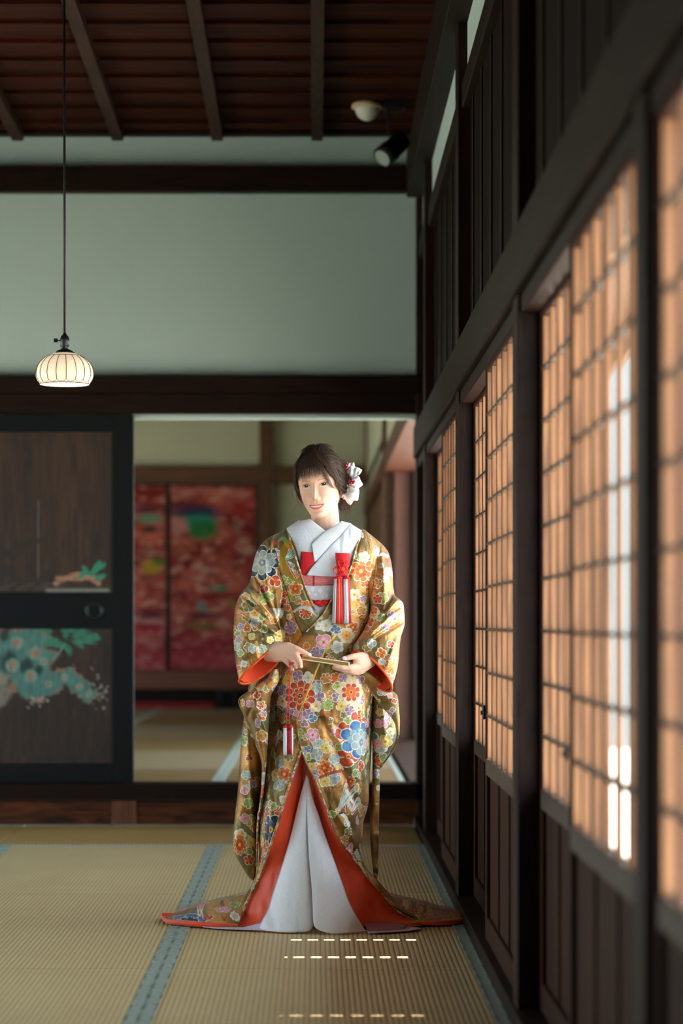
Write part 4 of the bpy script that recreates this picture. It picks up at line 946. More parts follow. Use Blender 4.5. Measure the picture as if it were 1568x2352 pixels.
# ---- torso layers -----------------------------------------------------------
TL = [(1196, 700), (1204, 676), (1216, 657), (1250, 640), (1330, 634), (1480, 636)]; TR = [(1196, 790), (1204, 812), (1216, 828), (1250, 848), (1330, 856), (1480, 856)]
TBF = [(1190, .035), (1204, .055), (1230, .085), (1270, .100), (1330, .106), (1480, .108)]
def torsod(px, py):
    py = np.maximum(py, 1190); L_, R_ = pch(py, TL), pch(py, TR); c, w_ = (L_+R_)/2, (R_-L_)/2
    t = np.clip(np.abs((px-c)/w_), 0, 1); return -pch(py, TBF)*(1-t**2.6)**(1/2.6)
ys = np.linspace(1228, 1480, 90)[:, None]; A = np.linspace(0, 2*math.pi, 97)[None, :-1]
L_, R_ = pch(ys, TL), pch(ys, TR); px = (L_+R_)/2+(R_-L_)/2*np.sin(A); d = np.where(np.cos(A) > 0, torsod(px, ys+0*px), .10*np.abs(np.cos(A))+0*px)
mesh_obj('white_under_kimono', W3(px, ys+0*px, d).reshape(-1, 3), gridfaces(90, 96, True), M_white, bride, True)
def weave_col(c1, c2, sc, ang=.7):
    def fn(U, V):
        a = U*math.cos(ang)+V*math.sin(ang); b = -U*math.sin(ang)+V*math.cos(ang)
        chk = (np.floor(a/6)+np.floor(b/6)) % 2 < 1; s = np.where(chk, np.sin(a*sc), np.sin(b*sc))
        t = np.clip(s*1.5+.5, 0, 1)[:, None]; return np.array(lin(c1))*(1-t)+np.array(lin(c2))*t
    return fn
M_pc = painted('figured_cloth', .5, spec=.4)
PL = lambda *a, **k: strip(*a, dfn=torsod, **k)
PL('left_collar', [(712, 1193), (730, 1207), (747, 1220), (762, 1233)], [(688, 1196), (705, 1222), (722, 1246), (741, 1271)], M_collar, bride, 50, 14, off=.007, bulge=.003, thick=.003)
PL('left_kimono_front', [(686, 1195), (705, 1221), (722, 1245), (740, 1270), (742, 1290)], [(658, 1213), (670, 1238), (680, 1262), (688, 1290), (690, 1330)], M_pc, bride, 140, 60, off=.009, bulge=.004, thick=.003, colfn=weave_col('#cbd1db', '#e2e6ee', 2.1))
hk_ = PL('red_brocade_pouch', [(693, 1267), (691, 1290), (688, 1320)], [(738, 1271), (724, 1296), (706, 1322)], M_pc, None, 60, 50, off=.015, bulge=.003, thick=.004, colfn=weave_col('#cc1c28', '#e02c34', 1.6, .4))
tag(hk_, 'small red figured pouch tucked into the white collar of the bridal robe', 'pouch')
PL('right_collar', [(784, 1198), (766, 1210), (747, 1221), (724, 1241), (716, 1250)], [(806, 1203), (782, 1231), (757, 1257), (735, 1281), (722, 1292)], M_collar, bride, 60, 16, off=.016, bulge=.005, thick=.004)
PL('right_kimono_front', [(805, 1204), (782, 1231), (757, 1257), (733, 1284), (712, 1308), (700, 1326)], [(829, 1219), (822, 1262), (812, 1300), (800, 1335), (790, 1345)], M_white, bride, 90, 50, off=.021, bulge=.006, thick=.004, wob=.01)
def shibori(U, V):
    s = np.abs(np.sin((U+V*1.2)*1.3)*np.sin((U-V*1.2)*1.3)); t = np.clip((s-.45)*4, 0, 1)[:, None]
    k = np.clip((np.abs(U-720)-1.2)/1.5, 0, 1)[:, None]
    return (np.array(lin('#c4202e'))*(1-t)+np.array(lin('#f2c9c8'))*t)*k+np.array(lin('#8c1220'))*(1-k)
PL('obi_scarf', [(688, 1321), (715, 1323), (750, 1325), (800, 1325)], [(694, 1343), (715, 1345), (750, 1344), (800, 1344)], M_pc, bride, 180, 30, off=.026, bulge=.010, thick=.004, colfn=shibori)
def obi_col(U, V):
    C = np.tile(np.array(lin('#dde0ea')), (len(U), 1)); M = np.zeros(len(U))
    for (x, y, r) in ((718, 1353, 6), (735, 1357, 6), (724, 1366, 4), (755, 1352, 5), (750, 1368, 5), (709, 1362, 4), (740, 1371, 3)):
        du, dv = U-x, V-y; rr = np.hypot(du, dv)/r; th = np.arctan2(dv, du); k = rr < (.55+.45*np.abs(np.cos(2.5*th))); C[k] = lin('#f6f7fb')
    return C
ob = PL('obi', [(690, 1343), (745, 1344), (800, 1343)], [(700, 1428), (745, 1430), (800, 1428)], M_pc, bride, 130, 80, off=.026, bulge=.004, thick=.004, colfn=obi_col)
cp = [(700, 1378), (716, 1381), (728, 1384), (737, 1386), (748, 1384), (760, 1380), (775, 1377)]
mb = MB().tube([tuple(W3(x, y, torsod(x, y)-.038)) for x, y in cp], .0058, 12)
for (x, y, a, r1, r2) in ((730, 1384, .3, 9, 6), (745, 1384, -.4, 9, 6.5), (737, 1389, 0, 5, 5)):
    c = W3(x, y, torsod(x, y)-.044); mb.ell(tuple(c), (r1/694, .008, r2/694), 14, 10)
mb.build('obi_cord', M_dred, ob, True)

# ---- sleeves ---------------------------------------------------------------
def tubeAB(name, A, B, dc, th, of, ob_, nt, na, mat, seed, fl=(), shrink=0, t0=0., colr=True, wob=.016, parent=None):
    a, b = spl(A, nt), spl(B, nt); t = np.linspace(0, 1, nt); q = np.linspace(0, 2*math.pi, na+1)[None, :-1]
    k0 = int(t0*nt); ch = b-a; ln = np.linalg.norm(ch, axis=1, keepdims=True)+1e-6; nn = np.stack([-ch[:, 1], ch[:, 0]], 1)/ln
    s = (1-np.cos(q))/2; s = shrink/ln+(1-2*shrink/ln)*s; sq = np.sin(q)
    DC, TH, OF, OB = [pch(t, [(i/(len(z)-1), v) for i, v in enumerate(z)])[:, None] for z in (dc, th, of, ob_)]
    o2 = np.where(sq > 0, OF*sq, -OB*sq)
    px = a[:, :1]+ch[:, :1]*s+nn[:, :1]*o2; py = a[:, 1:]+ch[:, 1:]*s+nn[:, 1:]*o2
    d = DC-(TH-shrink/694)*np.sign(sq)*np.abs(sq)**.8
    dd = folds(px, py, fl)+wob*(fbm(px*.03+seed, py*.03+.5*seed, 3)-.5)+.45*wob*(fbm(px*.09-py*.03, py*.05+px*.02+seed, 3)-.5)
    d = d-dd*np.clip(sq*2.5, -1, 1)
    w3 = W3(px, py, d); U = px.copy(); V = py.copy(); bk = np.broadcast_to(sq < -.05, U.shape); U[bk] += 500
    w3, U, V = w3[k0:], U[k0:], V[k0:]
    if colr: C, M = brocade(U, V, seed); col = np.c_[C, M]
    else: col = None
    o = mesh_obj(name, w3.reshape(-1, 3), gridfaces(len(w3), na, True), mat, parent or bride, True, col)
    return o, w3, (px[-1], py[-1], d[-1])
FL = [(600, 1385, .9, 55, 4, .018), (590, 1400, .75, 60, 4, -.016), (612, 1380, 1.15, 60, 4, -.014), (625, 1420, 1.0, 55, 5, -.018), (580, 1420, .55, 55, 5, .014), (600, 1440, .6, 50, 5, -.012), (640, 1400, 1.4, 40, 5, .012), (610, 1320, 1.45, 50, 6, .008)]
A = [(652, 1219), (612, 1238), (590, 1266), (580, 1300), (574, 1335), (548, 1372), (538, 1410), (536, 1460), (540, 1515), (549, 1566)]
B = [(664, 1232), (668, 1270), (662, 1310), (655, 1345), (648, 1375), (644, 1400), (642, 1425), (645, 1448), (648, 1465), (648, 1481)]
sl, w3l, el = tubeAB('robe_sleeve', A, B, [.02, .0, -.03, -.08, -.13, -.17, -.20], [.02, .07, .09, .09, .09, .085, .05], [0, -3, -2, 0, 0, -2, -9], [0, 0, 0, 0, 4, 12, 26], 290, 300, M_broc, 1, [(*q[:5], q[5]*1.5) for q in FL])
def cuff(A, B, par, ring, fl):
    o, w3, e = tubeAB('sleeve_lining', A, B, *par, 200, 120, M_red, 1, (), 6.0, .86, False, .004, sl)
    n_ = len(ring[0])
    pts = [(ring[0][i % n_], ring[1][i % n_], ring[2][i % n_]) for i in range(0, n_+1, 2)]
    V1, F1 = tube_geo(W3(*[np.array([p[k] for p in pts]) for k in range(3)]), .0042, 8); mesh_obj('cuff_rim', V1, F1, M_orim, o, True)
M_orim = plain('orange_red_cuff_rim', '#e8561f', .5)
cuff(A, B, ([.02, .0, -.03, -.08, -.13, -.17, -.20], [.02, .07, .09, .09, .09, .085, .05], [0, -3, -2, 0, 0, -2, -9], [0, 0, 0, 0, 4, 12, 26]), el, FL)
FR = [(880, 1420, -.6, 60, 4, -.018), (892, 1400, -.8, 60, 5, .016), (868, 1440, -.75, 55, 5, .016), (905, 1440, -.5, 50, 4, -.014), (895, 1380, -1.2, 50, 5, -.012), (850, 1470, -.7, 45, 5, .01), (880, 1320, 1.5, 50, 6, .008), (900, 1500, -1.2, 40, 6, .01)]
A = [(834, 1220), (872, 1245), (893, 1272), (901, 1310), (904, 1362), (926, 1388), (929, 1430), (920, 1465), (913, 1530), (897, 1586)]
B = [(824, 1232), (824, 1275), (832, 1320), (842, 1360), (850, 1395), (846, 1420), (836, 1445), (822, 1468), (812, 1484), (811, 1497)]
par = ([.02, .0, -.03, -.08, -.13, -.17, -.20], [.02, .07, .09, .09, .09, .085, .05], [0, 3, 2, 0, 0, 4, 20], [0, 0, 0, 0, -4, -8, -20])
slr, w3r, er = tubeAB('robe_sleeve', A, B, *par, 290, 300, M_broc, 1, [(*q[:5], q[5]*1.5) for q in FR])
cuff(A, B, par, er, FR)
# hanging parts of the long sleeves
def bag(Lp, Rp, dcs, th, seed, y0, y1, fl=()):
    A = [(float(pch(y, Lp)), y) for y in np.linspace(y0, y1, 70)]; B = [(float(pch(y, Rp)), y) for y in np.linspace(y0, y1, 70)]
    o, _, _ = tubeAB('hanging_sleeve', A, B, dcs, th, [0, 0], [0, 0], 300, 130, M_broc, seed, fl, wob=.012); return o
bag([(1500, 575), (1560, 572), (1640, 561), (1721, 552), (1801, 547), (1870, 540), (1920, 534), (1948, 536), (2000, 561), (2016, 572), (2022, 578)], [(1500, 610), (1640, 604), (1760, 604), (1895, 591), (1997, 588), (2012, 587), (2022, 583)], [-.08, -.02, .02, .03], [.04, .07, .07, .05, .012], 1, 1500, 2022, [(575, 1800, 1.5, 150, 6, .01)])
bag([(1536, 628), (1550, 620), (1580, 588), (1608, 551), (1622, 552), (1640, 559), (1713, 589), (1761, 601), (1815, 599), (1895, 589), (1990, 587)], [(1536, 640), (1560, 640), (1600, 622), (1700, 615), (1761, 611), (1815, 606), (1895, 595), (1990, 591)], [-.15, -.13, -.08, -.03], [.02, .05, .04, .02, .006], 1, 1537, 1990, [(596, 1640, 1.2, 60, 5, .012), (585, 1600, 1.9, 50, 4, -.01)])
bag([(1540, 850), (1600, 855), (1765, 855), (1848, 852), (1900, 849), (1990, 855), (2035, 863)], [(1540, 890), (1620, 906), (1670, 912), (1700, 908), (1745, 884), (1765, 873), (1850, 871), (1950, 869), (2035, 867)], [-.04, -.01, .02, .03], [.04, .06, .04, .02, .008], 1, 1540, 2034, [(880, 1650, 1.5, 60, 6, .01)])
# lit outer flap of the right hanging sleeve
def flapd(px, py): return -.155+.0009*np.abs(px-860)*0+.00045*(py-1545)*.5
strip('hanging_sleeve', [(812, 1544), (841, 1573), (862, 1601), (882, 1627), (900, 1647), (909, 1664), (913, 1690)], [(830, 1530), (870, 1560), (897, 1586), (911, 1600), (914, 1630), (916, 1655), (915, 1690)], M_broc, bride, 110, 50, dfn=flapd, bulge=.012, thick=.006, colfn=lambda U, V: (lambda cm: np.c_[cm[0], cm[1]])(brocade(U, V, 1)))
pp = [(812, 1544), (841, 1573), (862, 1601), (882, 1627), (900, 1647), (909, 1664), (913, 1690), (905, 1718), (890, 1740), (874, 1762)]
edge_tube('sleeve_piping', [(x, y, float(np.interp(y, [1544, 1664, 1700, 1762], [-.165, -.11, -.07, -.02]))) for x, y in spl(pp, 60)], .003, M_broc, bride, 5)
pp = [(634, 1544), (590, 1578), (549, 1611), (560, 1640), (590, 1713), (605, 1761), (604, 1815), (592, 1895), (589, 1990)]
edge_tube('sleeve_piping', [(x, y, float(np.interp(y, [1537, 1688, 1839, 1990], [-.152, -.132, -.082, -.032]))) for x, y in spl(pp, 120)], .003, M_broc, bride, 6)

# ---- skin: one continuous figure, hands, neck and torso grown from a skeleton of tapered capsules
def capsules(lst, px_=True):
    V = []; Fc = []
    for ch in lst:
        pts = [(Vector(tuple(W3(*p[:3]))) if px_ else Vector(p[:3]), p[3]) for p in ch]
        for (p, r) in pts:
            b = MB().ell(tuple(p), (r, r, r), 16, 12); k = len(V); V += b.V; Fc += [tuple(i+k for i in f) for f in b.F]
        for (p, r), (q, s) in zip(pts[:-1], pts[1:]):
            v, f = tube_geo([p, q], [r, s], 16); k = len(V); V += v; Fc += [tuple(i+k for i in x) for x in f]
    return V, Fc
def remeshed(V, Fc, voxel, smooth=4):
    me = bpy.data.meshes.new('tmp'); me.from_pydata([tuple(v) for v in V], [], Fc); o = bpy.data.objects.new('tmp', me); COL.objects.link(o)
    md = o.modifiers.new('r', 'REMESH'); md.mode = 'VOXEL'; md.voxel_size = voxel; md2 = o.modifiers.new('s', 'SMOOTH'); md2.factor = .5; md2.iterations = smooth
    dg = bpy.context.evaluated_depsgraph_get(); ev_ = o.evaluated_get(dg); m2 = ev_.to_mesh()
    n = len(m2.vertices); co = np.zeros(n*3, np.float32); m2.vertices.foreach_get('co', co); co = co.reshape(-1, 3).astype(float)
    fs = np.array([list(p.vertices) for p in m2.polygons if len(p.vertices) == 4], int); ev_.to_mesh_clear(); bpy.data.objects.remove(o)
    return co, fs
body_caps = [
 [(728, 1800, .0, .085), (735, 1600, .0, .095), (740, 1440, .0, .085), (744, 1320, .0, .088), (746, 1262, .01, .07), (747, 1225, .012, .05), (747, 1195, .008, .0465), (744, 1160, .012, .046)],
 [(746, 1262, .0, .055), (690, 1262, .01, .045), (640, 1268, .01, .04), (605, 1350, .0, .036), (582, 1430, -.06, .032), (600, 1475, -.15, .026), (614, 1498, -.215, .0225)],
 [(746, 1262, .0, .055), (800, 1262, .01, .045), (850, 1268, .01, .04), (878, 1350, .0, .036), (893, 1430, -.06, .032), (872, 1490, -.15, .026), (849, 1513, -.215, .0225)],
 [(705, 1800, .0, .07), (705, 1960, .02, .05), (700, 2075, .03, .04), (700, 2095, -.03, .03)], [(755, 1800, .0, .07), (755, 1960, .02, .05), (760, 2075, .03, .04), (760, 2095, -.03, .03)],
 # her right hand (left in the photo): back of hand up, index along the fan, others curled over its end
 [(614, 1498, -.215, .0225), (640, 1488, -.245, .018), (662, 1484, -.266, .0125)], [(614, 1500, -.215, .0215), (640, 1496, -.246, .018), (662, 1494, -.266, .0125)], [(616, 1504, -.212, .020), (638, 1503, -.240, .017), (657, 1504, -.26, .012)], [(616, 1507, -.210, .018), (634, 1510, -.232, .016), (649, 1512, -.25, .011)],
 [(662, 1483, -.266, .0120), (680, 1490, -.284, .0102), (697, 1498, -.290, .0088), (711, 1505, -.290, .0072)],
 [(664, 1494, -.268, .0118), (680, 1504, -.291, .0102), (688, 1518, -.296, .0088), (691, 1531, -.288, .0070)],
 [(658, 1504, -.262, .0112), (671, 1512, -.283, .0098), (677, 1524, -.288, .0082), (680, 1533, -.280, .0066)],
 [(650, 1512, -.252, .0104), (660, 1521, -.268, .0090), (667, 1530, -.272, .0076), (672, 1538, -.266, .0062)],
 [(628, 1500, -.222, .015), (650, 1508, -.236, .0125), (672, 1512, -.252, .0105), (690, 1512, -.262, .0088)],
 # her left hand (right in the photo): palm up under the fan, thumb on top
 [(849, 1513, -.215, .0225), (834, 1516, -.238, .0205), (822, 1521, -.252, .018)], [(849, 1517, -.213, .0215), (834, 1526, -.236, .019), (820, 1532, -.252, .0145)], [(850, 1519, -.208, .020), (836, 1532, -.228, .016), (824, 1538, -.244, .0125)],
 [(840, 1509, -.232, .0155), (825, 1506, -.256, .0122), (810, 1508, -.270, .0100), (794, 1512, -.277, .0080)],
 [(820, 1530, -.256, .0120), (803, 1534, -.276, .0098), (786, 1533, -.284, .0086), (768, 1530, -.282, .0068)],
 [(822, 1535, -.250, .0118), (805, 1540, -.266, .0098), (787, 1538, -.272, .0086), (766, 1533, -.270, .0068)],
 [(826, 1539, -.242, .0110), (810, 1544, -.255, .0094), (796, 1542, -.262, .0082), (782, 1538, -.262, .0066)],
 [(832, 1541, -.232, .0100), (818, 1546, -.243, .0085), (806, 1545, -.250, .0072), (797, 1542, -.250, .0060)]]
bv, bf_ = remeshed(*capsules(body_caps), .0026, 5)
bc = np.tile(np.array(lin('#eabfa8')), (len(bv), 1))
nz = fbm(bv[:, 0]*60, bv[:, 2]*60, 3)[:, None]; bc = bc*(1+.06*(nz-.5))
# knuckles and fingertips a little pinker
def near(px, py, d, r, c, a):
    q = W3(px, py, d); k = np.exp(-(np.linalg.norm(bv-q, axis=1)/r)**2)[:, None]*a; bc[:] = bc*(1-k)+np.array(lin(c))*k
for ch in body_caps[9:13]+body_caps[17:21]:
    for p in (ch[1], ch[-1]): near(p[0], p[1], p[2]-.006, .010, '#e89a86', .45)

# head -----------------------------------------------------------------------
HW = [(-.108, .008), (-.104, .0185), (-.096, .0275), (-.082, .0395), (-.062, .0525), (-.042, .0605), (-.02, .0665), (0, .0695), (.03, .0715), (.06, .0690), (.085, .0570), (.1, .0410), (.110, .0240), (.1155, .004)]
HF = [(-.108, .070), (-.104, .0775), (-.094, .0825), (-.080, .0815), (-.065, .084), (-.05, .0855), (-.03, .086), (0, .0845), (.02, .087), (.04, .086), (.065, .078), (.09, .057), (.105, .034), (.1155, .004)]
HB = [(-.108, .050), (-.100, .030), (-.090, .005), (-.080, -.02), (-.065, -.05), (-.04, -.078), (0, -.095), (.04, -.097), (.075, -.082), (.1, -.05), (.1155, -.004)]
yaw, roll, pit = math.radians(14), math.radians(6), math.radians(2)
from mathutils import Matrix
# local: x = picture right, y = forward, z = up  ->  world
Rm = Matrix.Rotation(-roll, 3, 'Y') @ Matrix.Rotation(-yaw, 3, 'Z')
HC = Vector(tuple(W3(736.0, 1117, .018)))
Rn = np.array(Rm)
def head2world(L):   # L (...,3) local with y forward (towards the camera = -Y)
    L = np.asarray(L, float); v = np.stack([L[..., 0], -L[..., 1], L[..., 2]], -1)
    v = v @ Rn.T; return v+np.array(HC)
def G2(x, z, cx, cz, sx, sz): return np.exp(-((x-cx)/sx)**2-((z-cz)/sz)**2)
def face_relief(x, z):
    f = 0*x
    # nose
    br = np.interp(z, [-.052, -.047, -.040, -.030, -.015, 0, .012], [0, .0080, .0155, .0128, .0078, .0036, 0])
    wdt = np.interp(z, [-.052, -.042, -.030, 0, .012], [.0090, .0088, .0068, .0060, .006])
    f = f+br*np.exp(-(x/wdt)**2*1.0)
    for s in (-1, 1):
        f = f+.0055*G2(x, z, s*.0108, -.0425, .0048, .0048)-.0075*G2(x, z, s*.0300, .003, .0165, .0100)+.0040*G2(x, z, s*.0302, -.0005, .0105, .0062)
        f = f+.0050*G2(x, z, s*.034, -.036, .018, .015)+.0022*G2(x, z, s*.030, .0205, .018, .006)-.0022*G2(x, z, s*.0325, -.058, .005, .010)
        f = f-.0012*G2(x, z, s*.016, -.048, .004, .006)
    t = np.clip(np.abs(x)/.0265, 0, 1); zm = -.0682+.0056*t**2; on = (np.abs(x) < .0270)
    e = (1-t**2)
    f = f+on*(.0042*np.exp(-((z-(zm+.0048*e))/.0034)**2)*e**.5+.0050*np.exp(-((z-(zm-.0080*e))/.0042)**2)*e**.5-.0028*np.exp(-((z-(zm-.0012))/.0022)**2)*(.5+.5*e))
    f = f+.0030*G2(x, z, 0, -.0655, .026, .016)+.0050*G2(x, z, 0, -.097, .018, .011)-.0025*G2(x, z, 0, -.0835, .014, .005)-.0010*G2(x, z, 0, -.0555, .003, .006)
    return f
zz_ = np.r_[np.linspace(-.108, -.10, 8)[:-1], np.linspace(-.10, .035, 230)[:-1], np.linspace(.035, .1155, 50)]
aa = np.r_[np.linspace(-1.25, 1.25, 260), np.linspace(1.25, 2*math.pi-1.25, 72)[1:-1]]
Z, A = np.meshgrid(zz_, aa, indexing='ij'); nE = 2/2.25
h_, b_2 = pch(Z, HF), pch(Z, HB); yc, hh = (h_+b_2)/2, (h_-b_2)/2; ww = pch(Z, HW)
X = ww*np.sign(np.sin(A))*np.abs(np.sin(A))**nE; Yl = yc+hh*np.sign(np.cos(A))*np.abs(np.cos(A))**nE
frn = np.clip(np.cos(A)*3, 0, 1); Yl = Yl+face_relief(X, Z)*frn
SK = np.array(lin('#ebbda3')); FC = np.tile(SK, (X.size, 1)).reshape(*X.shape, 3)
def mixc(mask, c, a=1.):
    k = (np.clip(mask, 0, 1)*a)[..., None]; FC[:] = FC*(1-k)+np.array(lin(c))*k
for s in (-1, 1):
    mixc(G2(X, Z, s*.040, -.034, .017, .014)*frn, '#ec9d8d', .42); mixc(G2(X, Z, s*.030, .008, .017, .007)*frn, '#c98a72', .45)
    mixc(G2(X, Z, s*.0060, -.0480, .0026, .0015)*frn, '#8f4f42', .8)
mixc(G2(X, Z, 0, -.045, .009, .006)*frn, '#eaa08c', .25)
soft = lambda v, w_: np.clip(v/w_+.5, 0, 1)
for s in (-1, 1):
    xc = .0300; tx = (X*s-xc)/.0142; sl_ = .0009*tx; e = np.clip(1-tx**2, 0, 1); zt = Z-sl_-.0002
    up = .0052*e**.62; lo = -.0026*e**.8; inside = soft(up-zt, .0006)*soft(zt-lo, .0006)*(np.abs(tx) < 1)*frn
    mixc(inside, '#d9d0c9')
    ir = np.hypot(X-s*xc+.0006, zt-.0012); mixc(inside*soft(.0069-ir, .0006), '#33201a'); mixc(inside*soft(.0027-ir, .0005), '#070506')
    mixc(inside*soft(.0012-np.hypot(X-s*xc-.0012, zt-.0030), .0005), '#f4f6fa')  # white catchlight painted on each iris
    lash = soft(.00095-np.abs(zt-up-.0003), .0006)*(np.abs(tx) < 1.04)*frn; mixc(lash, '#1c1210', .95)
    mixc(soft(.0005-np.abs(zt-lo+.0002), .0006)*(np.abs(tx) < .95)*frn, '#8a5a4c', .6)
    cr = soft(.0005-np.abs(zt-(.0078*np.clip(1-(tx*.92)**2, 0, 1)**.6+.0012)), .0007)*(np.abs(tx) < .9)*frn; mixc(cr, '#9a6654', .55)
    mixc(soft(.0018-np.abs(zt+.0062*np.clip(1-(tx*.95)**2, 0, 1)**.7+.0003), .002)*(np.abs(tx) < .8)*frn, '#f8ddc9', .5)
    bx = X*s; bz = .0160+.0035*np.clip((bx-.014)/.022, 0, 1)-.0055*np.clip((bx-.036)/.014, 0, 1)
    mixc(soft(.0019-np.abs(Z-bz), .0018)*soft(bx-.013, .003)*soft(.047-bx, .003)*frn, '#7d5a48', .6)
t = np.clip(np.abs(X)/.0265, 0, 1); e = 1-t**2; zm = -.0682+.0056*t**2; on = (np.abs(X) < .0267)*frn
cup = .0012*np.exp(-(X/.004)**2)
top = zm+.0008+.0040*e**.7-cup; bot = zm-.0010-.0100*e**.8
lips = soft(top-Z, .0008)*soft(Z-bot, .0008)*on; mixc(lips, '#b8505c', .85)
tin = soft(zm+.0008*e-Z, .0006)*soft(Z-(zm-.0044*e**.9), .0006)*(np.abs(X) < .0190)*frn; mixc(tin, '#f6eeea', 1)
mixc(tin*soft(.00022-np.abs(((X+.1)/.0052) % 1-.5)*.0052, .0003), '#d8b8b0', .5)
mixc(soft(.0007-np.abs(Z-zm-.0012*e), .0008)*on*(np.abs(X) > .016), '#6e2028', .8)
mixc(soft(bot+.0050-Z, .004)*lips, '#d8636c', .4)
ah = np.abs(((A+math.pi) % (2*math.pi))-math.pi); hl_ = np.interp(ah, [0, .5, .8, 1.0, 1.25, 1.5, 1.8, 2.3, 3.2], [.058, .052, .038, .022, .004, -.008, -.040, -.070, -.080])
mixc((Z-hl_+.004*np.sin(A*40))/.012, '#33231a')
hv = head2world(np.stack([X, Yl, Z], -1)).reshape(-1, 3); hf = gridfaces(len(zz_), len(aa), True)
hc = FC.reshape(-1, 3)
# ears
em = MB()
for s in (-1, 1):
    em.ell((s*.067, -.010, -.016), (.008, .015, .027), 18, 14); em.ell((s*.0665, -.005, -.036), (.006, .008, .010), 12, 10)
ev_ = head2world(np.array(em.V)); k1 = len(bv); k2 = k1+len(hv)
allV = np.vstack([bv, hv, ev_]); ef = np.array(em.F)
body = mesh_obj('body', allV, np.vstack([bf_, hf+k1, ef+k2]), painted('skin', .5, spec=.35, sss=.25), bride, True, np.vstack([bc, hc, np.tile(np.array(lin('#f0bba4')), (len(ev_), 1))]))
# nails
M_nail = plain('pale_nail', '#f6dcd2', .2, coat=.3)
for (x, y, d, rx, rz, a) in ((791, 1512, -.2855, 5.5, 4.6, .2), (709, 1503.5, -.2975, 3.6, 3.0, .5), (691, 1529, -.2955, 2.8, 4, 0), (680, 1531, -.287, 2.6, 3.6, 0), (672, 1536, -.2725, 2.4, 3.2, 0)):
    MB().ell(tuple(W3(x, y, d)), (rx/694, .0016, rz/694), 12, 8, Matrix.Rotation(a, 3, 'Y')).build('fingernail', M_nail, body, True)
# eyelashes
M_lash = plain('dark_lashes', '#120c0a', .6)
for s in (-1, 1):
    ls = MB()
    for q in np.linspace(-.9, 1.0, 16):
        x0 = s*.0300+s*q*.0142; z0 = .0056*max(0, 1-q*q)**.62+.0009*q+.0004; y0 = float(pch(z0, HF))-.004; y0 = float(((pch(np.array(z0), HF)+pch(np.array(z0), HB))/2)+((pch(np.array(z0), HF)-pch(np.array(z0), HB))/2)*(1-abs(x0/float(pch(z0, HW)))**2.25)**(1/2.25)+face_relief(np.array(x0), np.array(z0)))
        p0 = head2world((x0, y0, z0)); p1 = head2world((x0+s*.0010*q, y0+.003, z0+.0006)); p2 = head2world((x0+s*.002*q, y0+.0045, z0+.0022))
        ls.tube([p0, p1, p2], [.00028, .0002, .00008], 4)
    ls.build('eyelashes', M_lash, bride)

# hair -----------------------------------------------------------------------
def headsurf(az, z, off):
    """point on the skull at azimuth az (0 = front, + = picture right) and height z, pushed outward"""
    az = np.asarray(az, float); z = np.asarray(z, float); zc = np.clip(z, -.1, .1154)
    h1, b1, w1 = pch(zc, HF), pch(zc, HB), pch(zc, HW); c1, r1 = (h1+b1)/2, (h1-b1)/2
    x = w1*np.sign(np.sin(az))*np.abs(np.sin(az))**nE; y = c1+r1*np.sign(np.cos(az))*np.abs(np.cos(az))**nE
    k = np.clip(zc/.1155, -1, 1); n_ = np.stack([np.sin(az)*np.sqrt(1-np.clip(k, 0, 1)**2*.9), np.cos(az)*np.sqrt(1-np.clip(k, 0, 1)**2*.9), np.clip(k, 0, 1)+0*az], -1)
    return np.stack([x, y, zc+0*x], -1)+n_*np.asarray(off)[..., None]
def hairline(az):
    a = np.abs(((az+math.pi) % (2*math.pi))-math.pi)
    return np.interp(a, [0, .5, .8, 1.0, 1.25, 1.5, 1.8, 2.3, 3.2], [.062, .056, .040, .022, .000, -.012, -.045, -.075, -.082])
M_hair = painted('dark_brown_hair', .45, spec=.4)
M_scalp = painted('dark_brown_hair_mass', .9, spec=.1)
# scalp volume
az_ = np.linspace(-math.pi, math.pi, 121)[:-1]; tt_ = np.linspace(0, 1, 60)
AZ, TT = np.meshgrid(az_, tt_, indexing='ij'); ZH = hairline(AZ); ZZ = ZH+(.1154-ZH)*np.sin(TT*math.pi/2)
lift = .001+.004*np.clip(TT*6, 0, 1)+.009*np.sin(np.clip(TT, 0, 1)*math.pi*.5)+.003*np.sin(AZ*9+TT*6)*TT+.005*(fbm(AZ*3+20, TT*6, 3)-.5)*2+.006*np.exp(-((AZ-.4)/1.2)**2)*TT
hsf = headsurf(AZ, ZZ, lift)
hcol = np.array(lin('#33231b'))*(1+.5*(fbm(AZ*30, TT*3, 2)-.5))[..., None]
hair = mesh_obj('hair', head2world(hsf).reshape(-1, 3), gridfaces(120, 60), M_scalp, bride, True, hcol.reshape(-1, 3))
SV, SF_, SC_ = [], [], []
def strand(pts, r0=.00042, col=None):
    pts = np.asarray(pts); n = len(pts); k = sum(len(v) for v in SV)
    v, f = tube_geo([tuple(p) for p in pts], [r0*(1-.75*(i/(n-1))**2) for i in range(n)], 3, False)
    SV.append(np.array(v)); SF_.append(np.array(f)+k)
    c = np.array(lin(col or random.choice(('#33231a', '#453226', '#574234', '#6b5442', '#402e23'))))
    SC_.append(np.tile(c, (len(v), 1)))
rs = np.random.RandomState(11)
def path(ctrl, n=12, jit=.0):
    c = np.array(ctrl, float); s = np.linspace(0, 1, len(c)); t = np.linspace(0, 1, n)
    az = pch(t, list(zip(s, c[:, 0]))); z = pch(t, list(zip(s, c[:, 1]))); off = pch(t, list(zip(s, c[:, 2])))
    return head2world(headsurf(az, z, off+jit*np.sin(t*math.pi)))
